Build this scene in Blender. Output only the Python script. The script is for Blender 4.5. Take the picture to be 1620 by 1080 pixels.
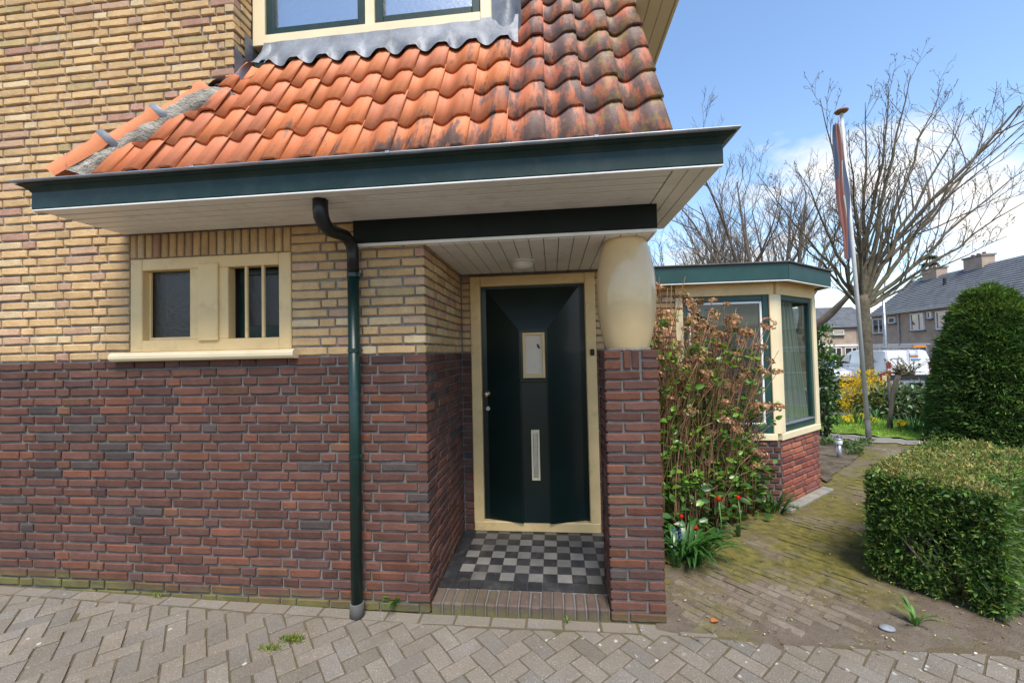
import bpy, bmesh, math, random
import numpy as np
from mathutils import Vector, Matrix, noise as mnoise

# ------------------------------------------------------------------ scene, camera, light
for o in list(bpy.data.objects):
    bpy.data.objects.remove(o)
S = bpy.context.scene
COL = S.collection
R_ = math.radians
random.seed(7)

# camera frame measured from the photograph's vanishing points
FPX = 628.0136
CAM = Vector((0.0, -2.42, 1.6))
def cam_axes(yaw, pitch, roll):
    cy, sy, cp, sp = math.cos(yaw), math.sin(yaw), math.cos(pitch), math.sin(pitch)
    f = Vector((sy*cp, cy*cp, sp)); r0 = Vector((cy, -sy, 0)); u0 = r0.cross(f)
    r = r0*math.cos(roll) + u0*math.sin(roll); u = u0*math.cos(roll) - r0*math.sin(roll)
    return r, u, f
CR, CU, CF = cam_axes(-.100466371, .0259222230, -.0221304443)
cd = bpy.data.cameras.new('camera'); cam = bpy.data.objects.new('camera', cd); COL.objects.link(cam)
cd.sensor_width = 36; cd.lens = FPX/1620*36; cd.clip_start = .05; cd.clip_end = 1000
m = Matrix((CR, CU, -CF)).transposed().to_4x4(); m.translation = CAM
cam.matrix_world = m
S.camera = cam

SUN_AZ = R_(14)      # to the right of the facade's normal
SUN_EL = R_(60)
tosun = Vector((math.sin(SUN_AZ)*math.cos(SUN_EL), -math.cos(SUN_AZ)*math.cos(SUN_EL), math.sin(SUN_EL)))
sl = bpy.data.lights.new('sun', 'SUN'); sl.energy = 3.6; sl.angle = R_(24); sl.color = (1, .94, .85)
sun = bpy.data.objects.new('sun', sl); COL.objects.link(sun)
sun.rotation_euler = tosun.to_track_quat('Z', 'Y').to_euler()

W = bpy.data.worlds.new('World'); S.world = W; W.use_nodes = True
wn = W.node_tree.nodes; wl = W.node_tree.links; wn.clear()
def WN(t, **k):
    n = wn.new(t)
    for a, b in k.items(): setattr(n, a, b)
    return n
sky = WN('ShaderNodeTexSky', sky_type='NISHITA', sun_disc=False, sun_elevation=SUN_EL,
         sun_rotation=math.atan2(tosun.x, tosun.y), air_density=1.15, dust_density=.25, ozone_density=2.0)
bg1 = WN('ShaderNodeBackground'); bg1.inputs[1].default_value = .105
hs = WN('ShaderNodeHueSaturation'); hs.inputs['Saturation'].default_value = 1.04; hs.inputs['Value'].default_value = 1.62
wl.new(sky.outputs[0], hs.inputs['Color']); wl.new(hs.outputs[0], bg1.inputs[0])
bg2 = WN('ShaderNodeBackground'); bg2.inputs[0].default_value = (1, .985, .965, 1); bg2.inputs[1].default_value = .72
tc = WN('ShaderNodeTexCoord'); sep = WN('ShaderNodeSeparateXYZ'); wl.new(tc.outputs['Generated'], sep.inputs[0])
# cumulus: noise over the direction, projected on a cloud deck
zc = WN('ShaderNodeMath', operation='MAXIMUM'); zc.inputs[1].default_value = .0; wl.new(sep.outputs[2], zc.inputs[0])
za = WN('ShaderNodeMath', operation='ADD'); za.inputs[1].default_value = .22; wl.new(zc.outputs[0], za.inputs[0])
dv = WN('ShaderNodeVectorMath', operation='DIVIDE'); cmb = WN('ShaderNodeCombineXYZ')
for i in range(3): wl.new(za.outputs[0], cmb.inputs[i])
wl.new(tc.outputs['Generated'], dv.inputs[0]); wl.new(cmb.outputs[0], dv.inputs[1])
mp = WN('ShaderNodeMapping'); mp.inputs['Location'].default_value = (1.0, 6.0, 2.0); mp.inputs['Scale'].default_value = (1, 1, 1.6)
wl.new(dv.outputs[0], mp.inputs[0])
nz = WN('ShaderNodeTexNoise'); nz.inputs['Scale'].default_value = 1.25; nz.inputs['Detail'].default_value = 9; nz.inputs['Roughness'].default_value = .56
wl.new(mp.outputs[0], nz.inputs['Vector'])
# more cloud near the horizon
el = WN('ShaderNodeMapRange'); el.inputs[1].default_value = .02; el.inputs[2].default_value = .62
el.inputs[3].default_value = .21; el.inputs[4].default_value = -.12; wl.new(sep.outputs[2], el.inputs[0])
ad = WN('ShaderNodeMath', operation='ADD'); wl.new(nz.outputs[0], ad.inputs[0]); wl.new(el.outputs[0], ad.inputs[1])
cr = WN('ShaderNodeValToRGB'); cr.color_ramp.elements[0].position = .59; cr.color_ramp.elements[1].position = .72
wl.new(ad.outputs[0], cr.inputs[0])
mx = WN('ShaderNodeMixShader'); wl.new(cr.outputs[0], mx.inputs[0]); wl.new(bg1.outputs[0], mx.inputs[1]); wl.new(bg2.outputs[0], mx.inputs[2])
wo = WN('ShaderNodeOutputWorld'); wl.new(mx.outputs[0], wo.inputs[0])

S.view_settings.view_transform = 'Standard'; S.view_settings.look = 'None'
S.view_settings.gamma = 1.0; S.view_settings.use_curve_mapping = False
S.view_settings.exposure = 0.72

# ------------------------------------------------------------------ helpers
def ray(x, y):
    return CR*((x-810)/FPX) - CU*((y-540)/FPX) + CF
def onY(x, y, Y):
    r = ray(x, y); return CAM + r*((Y-CAM.y)/r.y)
def onZ(x, y, Z=0):
    r = ray(x, y); return CAM + r*((Z-CAM.z)/r.z)
def dep(x, y, d):
    return CAM + ray(x, y)*d
def project(p):
    d = Vector(p)-CAM; w = d.dot(CF)
    if w < .05: return None
    return (810+FPX*d.dot(CR)/w, 540-FPX*d.dot(CU)/w)
def sstep(a, b, x):
    t = min(1, max(0, (x-a)/(b-a))); return t*t*(3-2*t)
def G(x, y):          # the land falls gently from the garden to the street
    r = math.hypot(x, y+2.42)
    return -.72*sstep(9.0, 19.0, r)
def onG(x, y):
    z = 0
    for _ in range(12):
        p = onZ(x, y, z); z = .5*z+.5*G(p.x, p.y)
    return onZ(x, y, z)

ROOTLOC = {}
def setp(o, parent):
    if parent is None: return o
    o.parent = parent
    o.matrix_parent_inverse = Matrix.Translation(-ROOTLOC.get(parent.name, Vector((0, 0, 0))))
    return o
def tag(o, label, cat, group=None):
    o['label'] = label; o['category'] = cat
    if group: o['group'] = group
    return o
def thing(name, loc, label, cat, group=None):
    o = bpy.data.objects.new(name, None); COL.objects.link(o); o.location = loc; o.empty_display_size = .2
    ROOTLOC[o.name] = Vector(loc)
    return tag(o, label, cat, group)
def stuff(o): o['kind'] = 'stuff'; return o
def structure(o): o['kind'] = 'structure'; return o

class MB:
    def __init__(s): s.v = []; s.f = []; s.c = []; s.col = None
    def poly(s, pts):
        b = len(s.v); s.v += [tuple(p) for p in pts]; s.f.append(tuple(range(b, b+len(pts)))); s.c.append(s.col)
    def add(s, vs, fs):
        b = len(s.v); s.v += [tuple(p) for p in vs]
        for f in fs: s.f.append(tuple(i+b for i in f)); s.c.append(s.col)
    def box(s, lo, hi):
        x0, y0, z0 = lo; x1, y1, z1 = hi
        s.add([(x0,y0,z0),(x1,y0,z0),(x1,y1,z0),(x0,y1,z0),(x0,y0,z1),(x1,y0,z1),(x1,y1,z1),(x0,y1,z1)],
              [(0,3,2,1),(4,5,6,7),(0,1,5,4),(1,2,6,5),(2,3,7,6),(3,0,4,7)])
    def obox(s, c, ax, ay, az):     # oriented box: centre and three half axes
        c, ax, ay, az = map(Vector, (c, ax, ay, az)); vs = []
        for k in (-1, 1):
            for i, j in ((-1,-1),(1,-1),(1,1),(-1,1)): vs.append(c+ax*i+ay*j+az*k)
        s.add(vs, [(0,3,2,1),(4,5,6,7),(0,1,5,4),(1,2,6,5),(2,3,7,6),(3,0,4,7)])
    def tube(s, pts, rad, n=8, cap=True):
        pts = [Vector(p) for p in pts]
        if not isinstance(rad, (list, tuple)): rad = [rad]*len(pts)
        b = len(s.v); up = None; k = len(pts)
        for i, p in enumerate(pts):
            t = (pts[min(i+1, k-1)]-pts[max(i-1, 0)]).normalized()
            if up is None:
                up = t.orthogonal().normalized()
            else:
                up = up - t*up.dot(t)
                up = up.normalized() if up.length > 1e-6 else t.orthogonal().normalized()
            w = t.cross(up)
            for j in range(n):
                a = 2*math.pi*j/n; s.v.append(tuple(p+(up*math.cos(a)+w*math.sin(a))*rad[i]))
        for i in range(k-1):
            for j in range(n):
                a = b+i*n+j; c = b+i*n+(j+1) % n
                s.f.append((a, c, c+n, a+n)); s.c.append(s.col)
        if cap:
            s.f.append(tuple(b+j for j in range(n))[::-1]); s.c.append(s.col)
            s.f.append(tuple(b+(k-1)*n+j for j in range(n))); s.c.append(s.col)
    def lathe(s, prof, c, n=24, cap=True):
        b = len(s.v); k = len(prof)
        for r, z in prof:
            for j in range(n):
                a = 2*math.pi*j/n; s.v.append((c[0]+r*math.cos(a), c[1]+r*math.sin(a), c[2]+z))
        for i in range(k-1):
            for j in range(n):
                a = b+i*n+j; d = b+i*n+(j+1) % n
                s.f.append((a, d, d+n, a+n)); s.c.append(s.col)
        if cap:
            s.f.append(tuple(b+j for j in range(n))[::-1]); s.c.append(s.col)
            s.f.append(tuple(b+(k-1)*n+j for j in range(n))); s.c.append(s.col)
    def prism(s, poly, a, b):       # poly: list of points, extruded by vector b from offset a
        a, b = Vector(a), Vector(b); n = len(poly); P = [Vector(p)+a for p in poly]
        s.add(P+[p+b for p in P], [tuple(range(n))[::-1], tuple(range(n, 2*n))]+[(i, (i+1) % n, n+(i+1) % n, n+i) for i in range(n)])
    def mesh(s, name, smooth=False):
        me = bpy.data.meshes.new(name); me.from_pydata(s.v, [], s.f)
        if smooth: me.polygons.foreach_set('use_smooth', [True]*len(me.polygons))
        col = []
        for f, c in zip(s.f, s.c):
            c = (1, 1, 1) if c is None else c
            col += [c[0], c[1], c[2], 1.0]*len(f)
        at = me.color_attributes.new('col', 'FLOAT_COLOR', 'CORNER'); at.data.foreach_set('color', col)
        me.update(); return me
    def build(s, name, mat, parent=None, smooth=False, fix=False):
        me = s.mesh(name, smooth)
        if fix:
            bm = bmesh.new(); bm.from_mesh(me); bmesh.ops.recalc_face_normals(bm, faces=bm.faces); bm.to_mesh(me); bm.free()
        return link(name, me, mat, parent)
def link(name, me, mat, parent=None):
    if mat is not None and not me.materials: me.materials.append(mat)
    o = bpy.data.objects.new(name, me); COL.objects.link(o)
    return setp(o, parent)
def bbox(name, lo, hi, mat, parent=None, bev=.004, seg=1):
    bm = bmesh.new(); bmesh.ops.create_cube(bm, size=1)
    sx, sy, sz = (hi[i]-lo[i] for i in range(3))
    for v in bm.verts:
        v.co = Vector(((v.co.x+.5)*sx+lo[0], (v.co.y+.5)*sy+lo[1], (v.co.z+.5)*sz+lo[2]))
    b = min(bev, .45*min(sx, sy, sz))
    bmesh.ops.bevel(bm, geom=bm.edges[:], offset=b, segments=seg, affect='EDGES')
    me = bpy.data.meshes.new(name); bm.to_mesh(me); bm.free()
    at = me.color_attributes.new('col', 'FLOAT_COLOR', 'CORNER'); at.data.foreach_set('color', [1.0]*(4*len(me.loops)))
    return link(name, me, mat, parent)
def obeam(name, a, b, w, h, mat, parent=None, bev=.004, up=(0, 0, 1)):   # bevelled bar from a to b, w across, h high
    a, b = Vector(a), Vector(b); t = (b-a); L = t.length; t.normalize(); up = Vector(up); sd = t.cross(up).normalized(); up = sd.cross(t)
    o = bbox(name, (-L/2, -w/2, -h/2), (L/2, w/2, h/2), mat, None, bev)
    o.matrix_basis = Matrix((t, -sd, up)).transposed().to_4x4()
    o.matrix_basis.translation = (a+b)/2
    return setp(o, parent)

def npmesh(name, V, Fq, mat, parent=None, cols=None, smooth=False):
    """V (n,3), Fq (m,k) with k = 3 or 4; cols per face (m,3)"""
    V = np.asarray(V, np.float32); Fq = np.asarray(Fq, np.int32); m_, k = Fq.shape
    me = bpy.data.meshes.new(name)
    me.vertices.add(len(V)); me.vertices.foreach_set('co', V.ravel())
    me.loops.add(m_*k); me.loops.foreach_set('vertex_index', Fq.ravel())
    me.polygons.add(m_); me.polygons.foreach_set('loop_start', np.arange(0, m_*k, k, dtype=np.int32))
    if smooth: me.polygons.foreach_set('use_smooth', np.ones(m_, bool))
    me.update(calc_edges=True)
    c = np.ones((m_*k, 4), np.float32)
    if cols is not None: c[:, :3] = np.repeat(np.asarray(cols, np.float32), k, axis=0)
    at = me.color_attributes.new('col', 'FLOAT_COLOR', 'CORNER'); at.data.foreach_set('color', c.ravel())
    return link(name, me, mat, parent)

rng = np.random.default_rng(11)
def unit(a): return a/np.maximum(np.linalg.norm(a, axis=-1, keepdims=True), 1e-9)
def leaves(name, P, D, L, Wd, mat, parent=None, cols=None, fold=.25, nrm=None):
    """one folded diamond leaf (2 triangles) at every point P, along D"""
    P = np.asarray(P, float); D = unit(np.asarray(D, float)); n = len(P)
    L = np.broadcast_to(np.asarray(L, float), (n,))[:, None]; Wd = np.broadcast_to(np.asarray(Wd, float), (n,))[:, None]
    if nrm is None: nrm = rng.normal(size=(n, 3))
    sd = unit(np.cross(D, nrm)); up = np.cross(sd, D)
    a = P; t = P+D*L; l = P+D*L*.48+sd*Wd*.5+up*Wd*fold; r = P+D*L*.48-sd*Wd*.5+up*Wd*fold
    V = np.stack([a, l, t, r], 1).reshape(-1, 3)
    i = np.arange(n)[:, None]*4
    Fq = np.concatenate([i+np.array([[0, 2, 1]]), i+np.array([[0, 3, 2]])], 1).reshape(-1, 3)
    c2 = None if cols is None else np.repeat(np.asarray(cols), 2, axis=0)
    return npmesh(name, V, Fq, mat, parent, c2)
def colvar(n, c, v=.3, hue=.12):
    b = np.exp(rng.normal(0, v, (n, 1))); h = np.exp(rng.normal(0, hue, (n, 3)))
    return np.clip(np.asarray(c)[None, :]*b*h, 0, 1)

# ------------------------------------------------------------------ materials
def new_mat(name):
    mt = bpy.data.materials.new(name); mt.use_nodes = True; nt = mt.node_tree
    return mt, nt, nt.nodes['Principled BSDF']
class NT:
    """thin wrapper to write node trees compactly"""
    def __init__(s, nt): s.nt = nt; s.l = nt.links; s.pos = nt.nodes.new('ShaderNodeNewGeometry').outputs['Position']
    def n(s, t, **k):
        x = s.nt.nodes.new(t)
        for a, b in k.items(): setattr(x, a, b)
        return x
    def set(s, sock, v):
        if hasattr(v, 'is_output'): s.l.new(v, sock)
        elif isinstance(v, (tuple, list)) and sock.type == 'RGBA' and len(v) == 3: sock.default_value = (*v, 1)
        else: sock.default_value = v
    def math(s, op, a, b=0.0, clamp=False):
        x = s.n('ShaderNodeMath', operation=op, use_clamp=clamp); s.set(x.inputs[0], a); s.set(x.inputs[1], b); return x.outputs[0]
    def noise(s, scale, detail=4, rough=.55, vec=None, dist=0.0):
        x = s.n('ShaderNodeTexNoise'); x.inputs['Scale'].default_value = scale; x.inputs['Detail'].default_value = detail
        x.inputs['Roughness'].default_value = rough; x.inputs['Distortion'].default_value = dist
        s.l.new(vec if vec is not None else s.pos, x.inputs['Vector']); return x.outputs['Fac']
    def vor(s, scale, feat='F1', vec=None):
        x = s.n('ShaderNodeTexVoronoi', feature=feat); x.inputs['Scale'].default_value = scale
        s.l.new(vec if vec is not None else s.pos, x.inputs['Vector']); return x.outputs['Distance']
    def mapv(s, scale, vec=None, rot=(0, 0, 0)):
        x = s.n('ShaderNodeMapping'); x.inputs['Scale'].default_value = scale; x.inputs['Rotation'].default_value = rot
        s.l.new(vec if vec is not None else s.pos, x.inputs[0]); return x.outputs[0]
    def ramp(s, v, a, b, lo=0.0, hi=1.0):
        x = s.n('ShaderNodeMapRange', clamp=True); s.set(x.inputs[0], v)
        for i, q in enumerate((a, b, lo, hi)): x.inputs[i+1].default_value = q
        return x.outputs[0]
    def mix(s, f, a, b, mode='MIX'):
        x = s.n('ShaderNodeMix', data_type='RGBA', blend_type=mode); s.set(x.inputs[0], f); s.set(x.inputs[6], a); s.set(x.inputs[7], b); return x.outputs[2]
    def attr(s, name='col'):
        x = s.n('ShaderNodeAttribute', attribute_name=name); return x.outputs['Color']
    def objcol(s): return s.n('ShaderNodeObjectInfo').outputs['Color']
    def objrand(s): return s.n('ShaderNodeObjectInfo').outputs['Random']
    def xyz(s, vec=None):
        x = s.n('ShaderNodeSeparateXYZ'); s.l.new(vec if vec is not None else s.pos, x.inputs[0]); return x.outputs
    def bump(s, h, strength=.3, dist=.01):
        x = s.n('ShaderNodeBump'); x.inputs['Strength'].default_value = strength; x.inputs['Distance'].default_value = dist
        s.l.new(h, x.inputs['Height']); return x.outputs[0]

def simple(name, c, rough=.6, var=.18, scale=6, bump=.15, bscale=60, spec=.4, metal=0.0, tint=False, dirt=None, coat=0.0, dist=.004):
    """plain coloured material with broad tone variation, optional dirt colour and fine relief"""
    mt, nt, b = new_mat(name); N = NT(nt)
    c = tuple(c); f = N.ramp(N.noise(scale, 6), .3, .7, 1-var, 1+var)
    g = N.n('ShaderNodeVectorMath', operation='SCALE'); N.set(g.inputs[0], c); N.set(g.inputs['Scale'], f); base = g.outputs[0]
    if tint: base = N.mix(1.0, base, N.mix(1.0, N.attr(), N.objcol(), 'MULTIPLY'), 'MULTIPLY')
    if dirt:
        d, amt, ds = dirt
        base = N.mix(N.ramp(N.noise(ds, 8, .65), .62-.22*amt, .80-.16*amt, 0, min(1, amt*1.2)), base, d)
    N.set(b.inputs['Base Color'], base); b.inputs['Roughness'].default_value = rough; b.inputs['Metallic'].default_value = metal
    b.inputs['Specular IOR Level'].default_value = spec; b.inputs['Coat Weight'].default_value = coat
    if bump: N.set(b.inputs['Normal'], N.bump(N.noise(bscale, 5), bump, dist))
    return mt

def mat_brick(name, moss):
    mt, nt, b = new_mat(name); N = NT(nt)
    t = N.mix(1.0, N.attr(), N.objcol(), 'MULTIPLY')
    n1 = N.noise(9, 4, .6); n2 = N.noise(75, 3, .7)
    t = N.mix(N.ramp(n1, .3, .7, 0, .55), t, N.mix(1.0, t, (.55, .5, .5), 'MULTIPLY'))
    t = N.mix(N.ramp(n2, .52, .72, 0, .5), t, N.mix(1.0, t, (1.5, 1.4, 1.35), 'MULTIPLY'))
    t = N.mix(N.ramp(n2, .40, .25, 0, .75), t, N.mix(1.0, t, (.4, .38, .38), 'MULTIPLY'))
    t = N.mix(N.ramp(N.noise(15, 5, .75, N.mapv((1, 1, 3.5))), .64, .73, 0, .5), t, (.33, .28, .26))      # lime bloom
    t = N.mix(N.ramp(N.noise(2.6, 4, .6, N.mapv((1, 1, .16))), .50, .72, 0, .35), t, N.mix(1.0, t, (.62, .58, .56), 'MULTIPLY'))   # run-off stains
    t = N.mix(N.ramp(N.noise(13, 3, .6), .735, .77, 0, .8), t, (.055, .042, .034))       # burnt pits
    if moss:
        o = N.xyz()
        z = N.math('SUBTRACT', o[2], N.math('MULTIPLY', N.math('ADD', o[0], 1.0), -.022))
        hgt = N.math('ADD', N.math('MULTIPLY', N.noise(2.2, 4), .17), N.math('MULTIPLY', N.noise(30, 5), .05))
        hgt = N.math('ADD', hgt, N.ramp(o[0], -2.2, -3.8, 0, .05))
        f = N.ramp(N.math('SUBTRACT', z, hgt), -.02, -.105, 0, .92)
        t = N.mix(f, t, N.mix(N.noise(6, 4), (.035, .038, .024), (.19, .175, .05)))
    N.set(b.inputs['Base Color'], t); b.inputs['Roughness'].default_value = .86; b.inputs['Specular IOR Level'].default_value = .25
    h = N.math('ADD', N.math('MULTIPLY', N.noise(55, 3, .7), 1.0), N.math('MULTIPLY', N.noise(240, 1), .35))
    N.set(b.inputs['Normal'], N.bump(h, .7, .005))
    return mt
M = {}
M['brick_red'] = mat_brick('brick_red', True); M['brick_step'] = mat_brick('brick_step', True)
M['brick_yellow'] = mat_brick('brick_yellow', False)
M['mortar'] = simple('mortar', (.155, .143, .134), .95, .3, 5, .8, 160, .1, dirt=((.12, .11, .105), .6, 14))
M['mortar_yellow'] = simple('mortar_yellow', (.24, .215, .185), .95, .3, 5, .8, 160, .1, dirt=((.12, .10, .085), .6, 14))
M['cream'] = simple('cream_paint', (.70, .50, .235), .42, .10, 3, .18, 40, .4, dirt=((.38, .28, .14), .42, 8))
M['cream_pale'] = simple('pale_cream_paint', (.72, .60, .38), .42, .07, 3, .12, 40, .4, dirt=((.45, .36, .22), .25, 9))
M['green'] = simple('green_paint', (.004, .023, .018), .48, .25, 4, .12, 25, .3, dirt=((.028, .042, .036), .6, 6), coat=.1)
M['green_bay'] = simple('green_paint_bay', (.012, .052, .046), .4, .2, 4, .12, 25, .4, dirt=((.03, .06, .055), .4, 7))
M['door_green'] = simple('door_green_gloss', (.0012, .010, .008), .3, .3, 3, .08, 60, .4, coat=.1)
M['beam_black'] = simple('beam_dark_paint', (.006, .010, .009), .6, .3, 4, .1, 30, .25)
M['pipe_black'] = simple('pipe_black', (.010, .011, .011), .38, .3, 4, .05, 30, .4)
M['pipe_green'] = simple('pipe_green', (.004, .022, .018), .36, .25, 5, .06, 30, .45, dirt=((.05, .06, .045), .28, 22))
M['white_board'] = simple('white_boards', (.80, .775, .73), .42, .08, 2.5, .08, 30, .4, dirt=((.50, .44, .36), .4, 7))
M['white_paint'] = simple('white_paint', (.74, .74, .72), .45, .06, 4, .05, 40, .4)
M['zinc'] = simple('zinc', (.32, .34, .36), .42, .25, 7, .15, 40, .5, .75)
M['lead'] = simple('lead', (.145, .155, .172), .55, .38, 5, .4, 14, .4, .25, dirt=((.27, .28, .30), .5, 6), dist=.015)
M['mortar_rough'] = simple('rough_mortar', (.33, .30, .25), .97, .3, 12, 1.0, 70, .1, dirt=((.15, .14, .12), .6, 10), dist=.02)
M['brass'] = simple('brass', (.50, .40, .24), .3, .2, 20, .05, 60, .5, .9)
M['steel'] = simple('steel', (.5, .5, .5), .3, .1, 20, .05, 60, .5, .9)
M['black_plastic'] = simple('black_plastic', (.012, .012, .012), .4, .2, 20, .05, 60)
M['stone_step'] = simple('grey_stone', (.23, .22, .195), .9, .25, 8, .6, 90, .2, dirt=((.16, .16, .09), .6, 5))
M['tile_black'] = simple('black_floor_tile', (.026, .026, .028), .38, .35, 8, .1, 40, .4, tint=True, dirt=((.09, .085, .08), .45, 10))
M['tile_grey'] = simple('grey_floor_tile', (.135, .13, .122), .42, .2, 8, .1, 40, .4, tint=True, dirt=((.14, .13, .12), .45, 12))
M['grout'] = simple('grout', (.13, .125, .12), .95, .2, 10, .2)
M['lampglass'] = simple('opal_glass', (.72, .70, .66), .22, .05, 4, 0, 40, .5)
M['asphalt'] = simple('asphalt', (.075, .075, .077), .9, .2, 3, .3, 120, .3)
M['paving_grey'] = simple('pale_paving', (.20, .185, .165), .92, .25, 3, .4, 60, .2, dirt=((.20, .18, .13), .6, 2))
M['soil'] = simple('soil', (.105, .082, .058), .97, .4, 6, 1.0, 45, .1, dirt=((.20, .165, .12), .6, 9), dist=.03)
M['bark'] = simple('bark', (.115, .095, .068), .95, .4, 7, .9, 30, .1, dirt=((.12, .13, .05), .5, 3), dist=.03)
M['bark_far'] = simple('bark_far', (.15, .122, .095), .95, .3, 3, .3, 30, .1)
M['twig'] = simple('dry_stems', (.22, .125, .07), .9, .35, 20, .2, 80, .15, tint=True)
M['pole'] = simple('pole_paint', (.50, .50, .48), .5, .12, 5, .1, 30, .4, dirt=((.35, .34, .30), .5, 6))
M['pole_base'] = simple('pole_base', (.09, .085, .078), .85, .3, 8, .5, 50, .2)

def mat_leaf(name, rough=.5, trans=.25, spec=.35):
    mt, nt, b = new_mat(name); N = NT(nt)
    c = N.mix(1.0, N.attr(), N.objcol(), 'MULTIPLY')
    b.inputs['Roughness'].default_value = rough; b.inputs['Specular IOR Level'].default_value = spec
    N.set(b.inputs['Base Color'], c)
    tr = N.n('ShaderNodeBsdfTranslucent'); N.set(tr.inputs[0], N.mix(1.0, c, (1.25, 1.25, .7), 'MULTIPLY'))
    mxs = N.n('ShaderNodeMixShader'); mxs.inputs[0].default_value = trans
    N.l.new(b.outputs[0], mxs.inputs[1]); N.l.new(tr.outputs[0], mxs.inputs[2])
    N.l.new(mxs.outputs[0], nt.nodes['Material Output'].inputs[0])
    return mt
M['leaf'] = mat_leaf('leaf'); M['leaf_gloss'] = mat_leaf('leaf_glossy', .32, .15, .5); M['petal'] = mat_leaf('petal', .6, .35, .2)
M['dry_petal'] = mat_leaf('dry_petal', .85, .3, .1)

def mat_glass(name, tint=(.85, .9, .88), rough=.0, refl=.10, ripple=0.0):
    mt, nt, b = new_mat(name); N = NT(nt); nt.nodes.remove(b)
    t = N.n('ShaderNodeBsdfTransparent'); t.inputs[0].default_value = (*tint, 1)
    g = N.n('ShaderNodeBsdfGlossy'); g.inputs['Roughness'].default_value = rough
    fr = N.n('ShaderNodeFresnel'); fr.inputs[0].default_value = 1.52
    bk = N.n('ShaderNodeNewGeometry').outputs['Backfacing']          # no refraction in a thin pane: only its outer face reflects
    f = N.math('MULTIPLY', N.math('ADD', fr.outputs[0], refl, True), N.math('SUBTRACT', 1.0, bk))
    if ripple:
        nb = N.bump(N.math('ADD', N.noise(62, 3, .6, None, 1.2), N.vor(34, 'SMOOTH_F1')), ripple, .02)
        N.l.new(nb, g.inputs['Normal'])
    mxs = N.n('ShaderNodeMixShader'); N.l.new(f, mxs.inputs[0]); N.l.new(t.outputs[0], mxs.inputs[1]); N.l.new(g.outputs[0], mxs.inputs[2])
    N.l.new(mxs.outputs[0], nt.nodes['Material Output'].inputs[0]); return mt
M['glass'] = mat_glass('window_glass', (.88, .93, .90), 0, .02)
M['glass_obscure'] = mat_glass('obscure_glass', (.26, .27, .26), .34, .03, .16)
M['glass_obscure_sky'] = mat_glass('obscure_glass_upper', (.25, .3, .34), .22, .55, .06)
M['interior'] = simple('room_plaster', (.24, .21, .175), .9, .1, 3, .1)
M['interior_dark'] = simple('room_dark', (.10, .09, .08), .9, .1, 3, .1)
M['curtain'] = mat_leaf('curtain_voile', .9, .45, .1)

def mat_tile():
    mt, nt, b = new_mat('clay_tile'); N = NT(nt)
    base = N.mix(1.0, N.attr(), N.objcol(), 'MULTIPLY')
    n = N.noise(7, 6, .6)
    base = N.mix(N.ramp(n, .35, .7, 0, .4), base, N.mix(1.0, base, (.80, .66, .60), 'MULTIPLY'))
    # weathering: soot and lichen, heavier towards the old tiles on the right and near the gutter
    o = N.xyz()
    old = N.math('MAXIMUM', N.ramp(o[0], -.75, .15, 0, 1), N.math('MULTIPLY', N.ramp(o[2], 3.05, 2.7, 0, 1), N.ramp(o[0], -2.0, -.6, 0, 1)))
    st = N.noise(5, 7, .68, N.mapv((3.2, .7, .7)))
    blk = N.ramp(N.math('ADD', st, N.math('MULTIPLY', old, .215)), .61, .73, 0, .88)
    base = N.mix(blk, base, N.mix(N.noise(40, 4), (.05, .038, .034), (.15, .12, .11)))
    lic = N.ramp(N.math('ADD', N.noise(9, 7, .7, N.mapv((1.6, .8, .8))), N.math('MULTIPLY', N.ramp(o[0], -.1, .35, 0, 1), .14)), .64, .75, 0, .8)
    base = N.mix(lic, base, N.mix(N.noise(12, 3), (.17, .15, .03), (.36, .22, .08)))
    base = N.mix(N.ramp(N.noise(34, 6, .7), .70, .77, 0, .6), base, (.45, .40, .34))
    N.set(b.inputs['Base Color'], base); b.inputs['Roughness'].default_value = .62; b.inputs['Specular IOR Level'].default_value = .35
    N.set(b.inputs['Normal'], N.bump(N.noise(70, 5), .35, .004)); return mt
M['tile'] = mat_tile()

def mat_paver():
    mt, nt, b = new_mat('concrete_paver'); N = NT(nt)
    base = N.mix(1.0, N.attr(), N.objcol(), 'MULTIPLY')
    base = N.mix(N.ramp(N.noise(2.4, 6, .6), .35, .7, 0, .7), base, N.mix(1.0, base, (.72, .66, .58), 'MULTIPLY'))
    base = N.mix(N.ramp(N.noise(150, 2, .6), .58, .70, 0, .75), base, N.mix(1.0, base, (2.3, 2.2, 2.05), 'MULTIPLY'))
    base = N.mix(N.ramp(N.noise(110, 3, .7), .42, .30, 0, .8), base, N.mix(1.0, base, (.42, .39, .36), 'MULTIPLY'))
    o = N.xyz()
    base = N.mix(N.ramp(N.math('ADD', N.noise(5, 8, .72), N.ramp(o[1], -.34, -.02, 0, .16)), .58, .72, 0, .7), base, (.185, .158, .122))  # silt
    v = N.vor(14); f = N.math('MULTIPLY', N.ramp(N.math('ADD', v, N.math('MULTIPLY', N.noise(38, 4, .7), .55)), .43, .38, 0, .8), N.ramp(N.math('ADD', N.noise(3, 3), N.ramp(o[0], -.5, 1.2, 0, .13)), .56, .60, 0, .85))
    base = N.mix(f, base, (.50, .48, .44))                                     # lichen spots
    N.set(b.inputs['Base Color'], base); b.inputs['Roughness'].default_value = .93; b.inputs['Specular IOR Level'].default_value = .2
    N.set(b.inputs['Normal'], N.bump(N.math('ADD', N.noise(190, 4), N.noise(30, 4)), .6, .005)); return mt
M['paver'] = mat_paver()
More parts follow.
